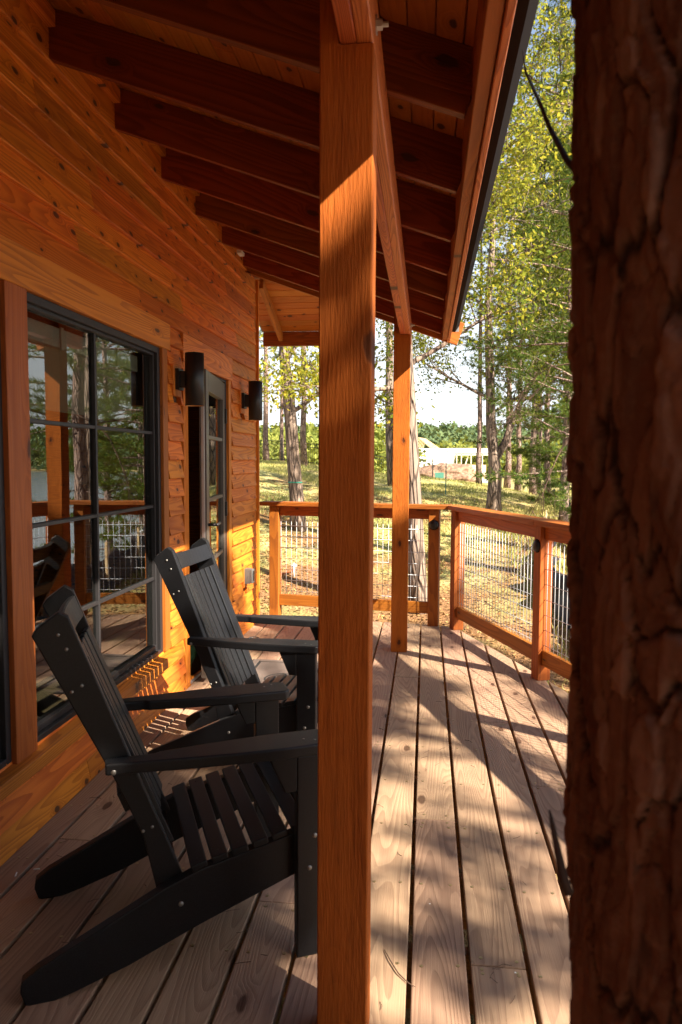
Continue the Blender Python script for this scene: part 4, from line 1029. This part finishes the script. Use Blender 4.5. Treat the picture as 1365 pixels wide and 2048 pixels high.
shade_tree(3.4, 8.4, [(2.6, 1.75, .9, .35, 1100), (3.7, 2.0, .7, .4, 800), (2.3, .15, .32, .18, 190), (1.9, .72, .22, .12, 90), (3.0, .75, .35, .16, 170), (4.4, 1.2, .6, .3, 420), (3.5, 3.6, .8, .35, 560), (3.3, 2.95, .25, .12, 160), (4.3, 3.0, .4, .2, 260), (2.6, .45, .16, .08, 70), (1.85, .25, .12, .07, 45), (1.75, .95, .12, .06, 45), (2.4, 1.0, .3, .16, 150), (2.1, .42, .2, .1, 80), (5.0, 2.6, .8, .5, 900), (1.6, .1, .2, .2, 90), (3.5, -.6, .8, .4, 500)], 'loose crowned tree on the sunny side throwing leaf shade on the deck boards', 52, .12, .08)
shade_tree(7.4, 9.6, [(6.2, 1.6, .8, .5, 900), (7.2, .4, .9, .5, 900), (8.0, 2.2, 1.1, .8, 1300), (6.6, 3.2, .8, .5, 600), (9.2, .8, .9, .6, 900), (5.6, .2, .5, .3, 300), (10.5, 2., 1.2, .8, 1200)], 'loose crowned tree on the sunny side shading the grass beyond the railing', 53, .14, .085)

for (x, y, v, s_, rz, lab) in ((-1.5, -9.5, 3, 1.1, .4, 'dense pine added out of view to block skylight, nearest the cabin'), (2.2, -8.0, 3, 1.0, 2.1, 'dense pine added out of view to block skylight, beside the deck'), (4.4, -11.5, 2, 1.2, 3.3, 'tall pine added out of view to block skylight, toward the pond'), (-5., -12., 2, 1.2, 5., 'tall pine added out of view to block skylight, past the cabin end'), (3.6, -6.2, 3, .9, .9, 'low dense pine added out of view to block skylight, on the right'), (-.6, -6.4, 3, .85, 3.9, 'low dense pine added out of view to block skylight, at the deck end'), (1.5, -5.6, 3, .7, 2.9, 'small dense pine added out of view to block skylight, right behind the camera'), (.6, -13., 3, 1.3, 1.1, 'large pine added out of view to block skylight, farthest behind the camera')):
    put_tree('pine_tree', PV[v], x, y, lab, s_, rz, 'unseen pines added to block skylight')  # unseen pines added behind the camera to cut skylight on the porch

# ---------------- foreground trunk
def fg_tree():
    cx0, cy0, r0 = .343, .78, .195; zg = float(hgt(cx0, cy0)) - .1
    e = empty('pine_tree', (cx0, cy0, zg), label='huge dark flaky barked pine trunk filling the right edge, out of focus', cat='tree')
    nu = 350; H = 5.0; zs_ = list(np.linspace(0, 1.45, 60)) + list(np.arange(1.46, 3.5, .0045)) + list(np.linspace(3.51, H, 50)); nz = len(zs_)
    V = np.zeros((nz, nu, 3)); C = np.zeros((nz, nu, 4)); C[..., 3] = 1
    nf = noise.noise; hsh = lambda a: (math.sin(a * 127.1) * 43758.5453) % 1.0
    for j in range(nz):
        z = float(zs_[j]); zz = z + zg
        rb_ = r0 * (1 + .03 * math.sin(z * 1.7 + .6) - .012 * (zz - 1.2) + .25 * max(0, .5 - z)); ox = .005 * math.sin(z * 1.3) - .016 * (z - 2.55)
        for i in range(nu):
            a = 2 * math.pi * i / nu; ca_, sa_ = math.cos(a), math.sin(a)
            w1 = nf((ca_ * 3, sa_ * 3, z * 4.5)); w2 = nf((ca_ * 7 + 5, sa_ * 7, z * 11)); w3 = nf((ca_ * 24, sa_ * 24, z * 24))
            # stacked, overlapping flakes: each layer is a set of long plates with a sharp rim
            h = 0.; tone = .5; rim = 1.
            for L, (fr, fz, st, sd) in enumerate(((3.3, 5.2, .009, 0.), (5.8, 9.5, .0055, 9.3), (10.5, 17., .003, 21.7))):
                p = Vector((ca_ * fr + w1 * .55 + w2 * .16 + sd, sa_ * fr + w1 * .4, z * fz + w1 * .9 + w2 * .35 + w3 * .08))
                dd, pp = noise.voronoi(p); cr = (dd[1] - dd[0]); hv = hsh(pp[0].x * 1.7 + pp[0].y * 3.1 + pp[0].z * .7)
                k = min(1., max(0., (cr - .02) / .05)); lv = st * (hv * 1.5 + .2) * k; h += lv
                if L < 2: tone = tone * .45 + hv * .55
                rim = min(rim, .15 + .85 * min(1., cr / (.13 if L == 0 else .08)) + L * .2)
            h += .003 * w2 + .0013 * w3
            rr_ = rb_ + h * .72 - .009; V[j, i] = (ox + ca_ * rr_, sa_ * rr_, z); C[j, i, 0] = min(1., rim); C[j, i, 1] = tone
    i = np.arange(nz - 1)[:, None] * nu + np.arange(nu)[None, :]; i2 = np.arange(nz - 1)[:, None] * nu + (np.arange(nu)[None, :] + 1) % nu
    F = np.stack([i, i2, i2 + nu, i + nu], -1).reshape(-1, 4); me = np_mesh('trunk', V.reshape(-1, 3), F); me.shade_smooth()
    at = me.color_attributes.new('plate', 'FLOAT_COLOR', 'POINT'); at.data.foreach_set('color', C.astype(np.float32).ravel())
    link('trunk', me, M_FGB, e)
    off = Vector((cx0, cy0, zg))
    def T(name, pts, rad, n=7): m = MB(); m.tube([Vector(p) - off for p in pts], rad, n); link(name, m.mesh(name, True), M_FGTW, e)
    def PV_(u, v, y): return (px(u, y), y, 1.45 + (922 - v) / 1479 * y)
    T('branch', [PV_(1150, 400, .78), PV_(1110, 355, .86), PV_(1075, 290, 1.0), PV_(1052, 235, 1.15), PV_(1030, 190, 1.3), PV_(1024, 150, 1.4)], [.0042, .0036, .0030, .0024, .002, .001])
    T('branch', [PV_(1080, 300, .97), PV_(1060, 250, 1.0), PV_(1045, 225, 1.05), PV_(1028, 180, 1.1)], [.0022, .0018, .0014, .001])
    T('branch', [PV_(1150, 1790, .66), PV_(1138, 1760, .66), PV_(1125, 1700, .67), PV_(1114, 1650, .68), PV_(1108, 1620, .69)], [.0050, .0048, .0035, .0024, .001])
    # high foliage so that it is a living tree
    rng = np.random.default_rng(5); 
    return e
fg_tree()

# ---------------- dead twigs hanging over the grass near the railing corner
rr = random.Random(77); m = MB()
def twigs(p, d, L, r, lv):
    pts = [p]
    for i in range(6):
        d = (d + Vector((rr.uniform(-.3, .3), rr.uniform(-.3, .3), rr.uniform(-.35, .2)))).normalized(); pts.append(pts[-1] + d * L / 6)
    m.tube(pts, [r * (1 - .12 * i) for i in range(7)], 4, False)
    if lv:
        for i in (2, 3, 4, 5, 6): twigs(pts[i], (d + Vector((rr.uniform(-1, 1), rr.uniform(-1, 1), rr.uniform(-.9, .5)))).normalized(), L * rr.uniform(.35, .6), r * .55, lv - 1)
twigs(Vector(P2(1150, 850, 12)), Vector((-.7, .1, -.35)), 1.9, .014, 3)
twigs(Vector(P2(1150, 735, 12)), Vector((-.9, .1, -.05)), 1.5, .012, 3)
bp = Vector(P2(1150, 850, 12)); m.tube([bp, bp + Vector((.35, .0, .15)), Vector((2.85, 12.2, bp.z + .25))], [.014, .018, .022], 5)
link('dead_branch', m.mesh('dead_branch', True), M_TWIG, None, label='bare twisted dead branch hanging over the grass above the side railing', cat='branch')

# ================================================================== GROUND COVER
def scatter(name, n, xr, yr, size, mat, blades=True, seed=3, wfun=None, z_off=0.):
    rng = np.random.default_rng(seed); x = rng.uniform(*xr, n); y = yr[0] + (yr[1] - yr[0]) * rng.uniform(0, 1, n) ** 1.4
    keep = x < shore_x(y) - .8
    inside = (x > -1.7) & (x < 1.9) & (y < 6.9); keep &= ~inside
    if wfun is not None: keep &= wfun(x, y, rng)
    x, y = x[keep], y[keep]; z = hgt(x, y) + z_off; P = np.stack([x, y, z], 1); k = len(P); sc_ = (y / 12)[:, None] ** .5
    if blades:
        d = rng.normal(size=(k, 3)) * .45; d[:, 2] = 1; d /= np.linalg.norm(d, axis=1)[:, None]; s = np.cross(d, rng.normal(size=(k, 3))); s /= np.linalg.norm(s, axis=1)[:, None]
        L = size * rng.uniform(.5, 1.3, (k, 1)) * sc_; w_ = .10 * L
        V = np.stack([P - s * w_, P + s * w_, P + d * L], 1).reshape(-1, 3); F = np.arange(3 * k).reshape(-1, 3)
    else:
        P[:, 2] += .012; V, F = leaf_cloud(P, size, rng, 1.4)
        V = V.reshape(k, 4, 3); c = P[:, None, :]; V = c + (V - c) * np.array([1, 1, .35]); V = V.reshape(-1, 3)
    link(name, np_mesh(name, V, F), mat, None, kind='stuff', label=('short patchy grass on the slope beyond the railing' if blades else 'fallen leaves and bark scattered on the ground'), cat=('grass' if blades else 'leaf litter'))
scatter('grass', 150000, (-9, 8), (6.6, 38), .075, M_GRASS, True, 3, lambda x, y, r: (np.sin(x * 1.3 + 2 * np.sin(y * .5)) + np.sin(y * .9 + x * .4) + r.normal(size=len(x)) * .9) > -.1 + 1.6 * (y < 12.5))
scatter('fallen_leaves', 26000, (-5, 4), (6.4, 22), .05, M_LITTER, False, 4)
scatter('bank_grass', 26000, (1.5, 9), (6.6, 34), .13, M_GRASS, True, 5, lambda x, y, r: x > shore_x(y) - 3.2)

# ================================================================== BEYOND
def iron_fence(x0, y0, x1, y1, label, h=1.15):
    n = max(2, int(math.hypot(x1 - x0, y1 - y0) / 2.2)); e = empty('iron_fence', (0, 0, 0), label=label, cat='fence', group='black iron fences')
    L = math.hypot(x1 - x0, y1 - y0); dx, dy = (x1 - x0) / L, (y1 - y0) / L
    g = lambda t: float(hgt(x0 + dx * t, y0 + dy * t))
    for i in range(n + 1):
        t = L * i / n; z = g(t); m = MB(); X, Y = x0 + dx * t, y0 + dy * t; m.box(X - .035, X + .035, Y - .035, Y + .035, z - .1, z + h + .1); link('post', m.mesh('post'), M_FENCE, e)
    m = MB(); t = .0
    while t < L: X, Y = x0 + dx * t, y0 + dy * t; z = g(t); m.tube([(X, Y, z + .05), (X, Y, z + h)], .010, 4); t += .125
    link('pickets', m.mesh('pickets'), M_FENCE, e, kind='stuff')
    for hh in (.15, h - .22, h - .05):
        pts = [(x0 + dx * t, y0 + dy * t, g(t) + hh) for t in np.linspace(0, L, n + 1)]; m = MB(); m.tube(pts, .018, 4); link('rail', m.mesh('rail'), M_FENCE, e)
iron_fence(px(490, 39), 39, px(720, 36), 36, 'long black iron fence along the top of the grass at the left')
iron_fence(px(720, 42), 42, px(866, 44), 44, 'black iron fence below the white wrapped building')

def build_site():
    Y = 66.; e = empty('house_frame', (0, 0, 0), label='unfinished house with white wrapped walls and open timber framing beyond the trees', cat='building')
    zb = float(hgt(0, Y)) - .1
    def U(u): return px(u, Y)
    def Zp(v): return 1.45 + (922 - v) / 1479 * Y
    top = Zp(897); bot = Zp(962)
    def b(name, u0, u1, z0, z1, mat, y0=Y, y1=Y + .12): m = MB(); m.box(U(u0), U(u1), y0, y1, z0, z1); link(name, m.mesh(name), mat, e)
    b('wall_wrap', 826, 832, bot, top, M_WRAP); b('wall_wrap', 838, 850, bot, top, M_WRAP)
    for u in (833, 852, 858, 864, 872): b('stud', u, u + 1.6, bot, top, M_SITE)
    b('wall_wrap', 826, 880, bot, Zp(944), M_WRAP, Y - .05, Y); b('wall_wrap', 882, 896, bot, top, M_WRAP); b('header', 826, 922, Zp(902), top, M_WRAP, Y - .02, Y + .14)
    b('wall_wrap', 780, 826, bot, Zp(890), M_WRAP, Y, Y + .1); b('wall_wrap', 745, 779, bot - .3, Zp(878), M_WRAP, Y + 6, Y + 6.1)
    b('rear_wall', 826, 915, bot, top, M_WRAP, Y + 9, Y + 9.1)
    for u in (899, 912, 921, 940, 958, 962, 980): b('stud', u, u + 1.5, bot, top, M_SITE)
    b('header', 896, 984, top - .42, top - .06, M_WRAP, Y - .06, Y - .01)
    b('rear_wall', 925, 984, bot, Zp(930), M_LUMB, Y + 8, Y + 8.1)
    b('top_plate', 896, 982, top - .14, top + .02, M_SITE); b('bottom_plate', 896, 982, Zp(948), Zp(945), M_SITE); b('top_plate', 896, 982, top - .6, top - .5, M_SITE)
    for u in (900, 925, 950): m = MB(); m.tube([(U(u), Y + .2, Zp(945)), (U(u + 14), Y + .2, top - .1)], .06, 4); link('brace', m.mesh('brace'), M_SITE, e)
    for k in range(7): 
        u = 826 + k * 3.2; m = MB(); m.tube([(U(u), Y + .6 * k, top), (U(826) + .5 + .1 * k, Y + .6 * k, Zp(876)), (U(u) + 1.6, Y + .6 * k, top)], .05, 4); link('roof_truss', m.mesh('truss'), M_LUMB, e)
    b('slab', 740, 1000, zb - 1.2, bot, M_WRAP, Y - .3, Y + 12)
    # mound of dug earth
    bm = bmesh.new(); bmesh.ops.create_icosphere(bm, subdivisions=5, radius=1)
    for v in bm.verts:
        p = v.co.copy(); k = 1 + .25 * noise.noise(p * 1.7) + .12 * noise.noise(p * 5) + .05 * noise.noise(p * 13); v.co = Vector((p.x * 2.6 * k, p.y * 1.8 * k, p.z * 1.05 * k))
    me = bpy.data.meshes.new('mound'); bm.to_mesh(me); bm.free(); me.shade_smooth()
    link('earth_mound', me, M_DIRT, None, Matrix.Translation((px(893, 54), 54, float(hgt(1.5, 54)) + .15)), label='heap of red brown dug earth in front of the unfinished house', cat='earth mound')
    m = MB(); X = px(880, 48); z = float(hgt(X, 48)); m.box(X - .3, X + .25, 47.6, 48.2, z - .1, z + .55); link('utility_box', m.mesh('ubox'), M_UTIL, None, label='green utility box next to the earth heap', cat='utility box')
build_site()
# survey stake
X, Yk = px(892, 24), 24; z = float(hgt(X, Yk)); e = empty('survey_stake', (X, Yk, z), label='thin survey stake with white tip on the grass above the railing corner', cat='stake')
m = MB(); m.box(-.018, .018, -.01, .01, -.1, .95); link('shaft', m.mesh('shaft'), M_UTIL, e); m = MB(); m.box(-.02, .02, -.012, .012, .951, 1.08); link('tip', m.mesh('tip'), M_PAINT, e)
# silt fence
def silt(pts, label, h=.62):
    e = empty('silt_fence', (0, 0, 0), label=label, cat='silt fence', group='black silt fences'); V = []; F = []; n = 60; rr2 = random.Random(3)
    P = [Vector((*p, 0)) for p in pts]; L = [0]
    for a, b in zip(P[:-1], P[1:]): L.append(L[-1] + (b - a).length)
    def at(t):
        for i in range(len(P) - 1):
            if t <= L[i + 1] + 1e-6: return P[i].lerp(P[i + 1], (t - L[i]) / (L[i + 1] - L[i]))
        return P[-1]
    for i in range(n + 1):
        p = at(L[-1] * i / n); z = float(hgt(p.x, p.y)); sag = .16 * abs(math.sin(i * .33)) + .05 * noise.noise((i * .3, 0, 0))
        for k in range(6):
            f = k / 5; off = .07 * math.sin(i * .9 + k) * f + .09 * noise.noise((i * .4, k * .7, 2)); V.append((p.x + off + .18 * f * f, p.y + off * .4, z - .05 + (h - sag) * f))
    for i in range(n):
        for k in range(5): F.append((i * 6 + k, (i + 1) * 6 + k, (i + 1) * 6 + k + 1, i * 6 + k + 1))
    me = bpy.data.meshes.new('fabric'); me.from_pydata(V, [], F); me.shade_smooth(); o = link('fabric', me, M_FABRIC, e); md = o.modifiers.new('solid', 'SOLIDIFY'); md.thickness = .006
    for i in range(0, n + 1, 12):
        p = at(L[-1] * i / n); z = float(hgt(p.x, p.y)); m = MB(); m.box(p.x + .02, p.x + .055, p.y - .018, p.y + .018, z - .1, z + h + .12); link('stake', m.mesh('stake'), M_LUMB, e)
silt([(2.25, 7.4), (1.85, 9.2), (1.72, 11.), (2.0, 13.2), (2.5, 16.)], 'sagging black silt fence on the bank seen through the side railing mesh')
silt([(px(1082, 30), 30), (px(1110, 27), 27), (px(1150, 24), 24)], 'crumpled black silt fence lying at the edge of the grass beside the right pine', .55)
bm = bmesh.new(); bmesh.ops.create_grid(bm, x_segments=40, y_segments=16, size=1)
for v in bm.verts:
    p = v.co.copy(); v.co = Vector((p.x * .75, p.y * .6, .14 * (1 - p.x * p.x) + .10 * noise.noise(p * 3) + .05 * noise.noise(p * 9)))
me = bpy.data.meshes.new('tarp'); bm.to_mesh(me); bm.free(); me.shade_smooth(); X = px(1108, 17.); o = link('tarp', me, M_TARP, None, Matrix.Translation((X, 17., float(hgt(X, 17.)) + .16)), label='crumpled grey tarp heap on the grass just above the side railing', cat='tarp'); o.modifiers.new('solid', 'SOLIDIFY').thickness = .01
# lumber offcuts by the far rail
rr = random.Random(9)
for (x, y, L, a, lab) in ((-1.0, 8.3, .55, .1, 'pale lumber offcut on the ground beyond the far railing, leftmost'), (-.15, 7.6, .8, -.12, 'pale board on the ground behind the far porch post'), (.45, 7.5, .6, .5, 'short board on the ground just outside the deck corner'), (-2.1, 7.5, 1.4, .25, 'long pale edging board on the ground at the cabin corner')):
    z = float(hgt(x, y)) + .04; d = Vector((math.cos(a), math.sin(a), 0)); p = Vector((x, y, z)); o = board('lumber_offcut', p - d * L / 2, p + d * L / 2, .12, .035, (0, 0, 1), M_LUMB, None); meta(o, lab, 'lumber', 'lumber offcuts on the ground')
e = empty('water_tap', (px(587, 11.5), 11.5, float(hgt(-2., 11.5))), label='small white yard tap with an orange hose end on the grass beyond the far railing', cat='yard tap')
m = MB(); m.tube([(0, 0, 0), (0, 0, .22)], .018, 8); m.tube([(-.05, 0, .18), (.05, 0, .18)], .014, 8); link('standpipe', m.mesh('pipe', True), M_PAINT, e)
m = MB(); m.tube([(0, 0, .12), (-.12, .02, .06), (-.25, .03, .02), (-.42, .02, .02)], .012, 6); link('hose', m.mesh('hose', True), plain('orange hose', (.5, .12, .04), .6), e)

# distant woods: one mass on the hill plus shrubs behind the fence
def woods(name, xr, yr, n, rad, mat, label, seed, per=260, leaf=.9, cover=None):
    rng = np.random.default_rng(seed); x = rng.uniform(*xr, n); y = rng.uniform(*yr, n); z = hgt(x, y); r = rad * rng.uniform(.6, 1.35, n)
    Vs = []; 
    for i in range(n):
        d = rng.normal(size=(per, 3)); d /= np.linalg.norm(d, axis=1)[:, None]; d[:, 2] = np.abs(d[:, 2]) * 1.25
        bumps = 1 + .25 * np.sin(d[:, :1] * 7 + i) * np.cos(d[:, 1:2] * 6 + i * 2) + rng.normal(size=(per, 1)) * .06
        Vs.append(np.array([x[i], y[i], z[i]]) + d * r[i] * bumps)
    P = np.concatenate(Vs); V, F = leaf_cloud(P, leaf, rng, 1.2); link(name, np_mesh(name, V, F), mat, None, kind='stuff', label=label, cat='woods')
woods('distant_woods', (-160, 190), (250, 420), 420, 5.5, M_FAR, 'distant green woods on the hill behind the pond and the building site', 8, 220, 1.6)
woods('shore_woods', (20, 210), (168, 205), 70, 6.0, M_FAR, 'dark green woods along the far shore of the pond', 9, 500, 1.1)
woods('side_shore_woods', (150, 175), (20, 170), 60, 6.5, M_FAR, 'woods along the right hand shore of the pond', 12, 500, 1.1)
woods('sunlit_shrubs', (-34, -2), (46, 60), 34, 2.4, M_BUSH, 'sunlit yellow green shrubs behind the iron fence', 10, 700, .30)
woods('far_shrubs', (2, 26), (84, 100), 24, 2.6, M_BUSH, 'yellow green shrubs behind the unfinished house', 11, 600, .5)
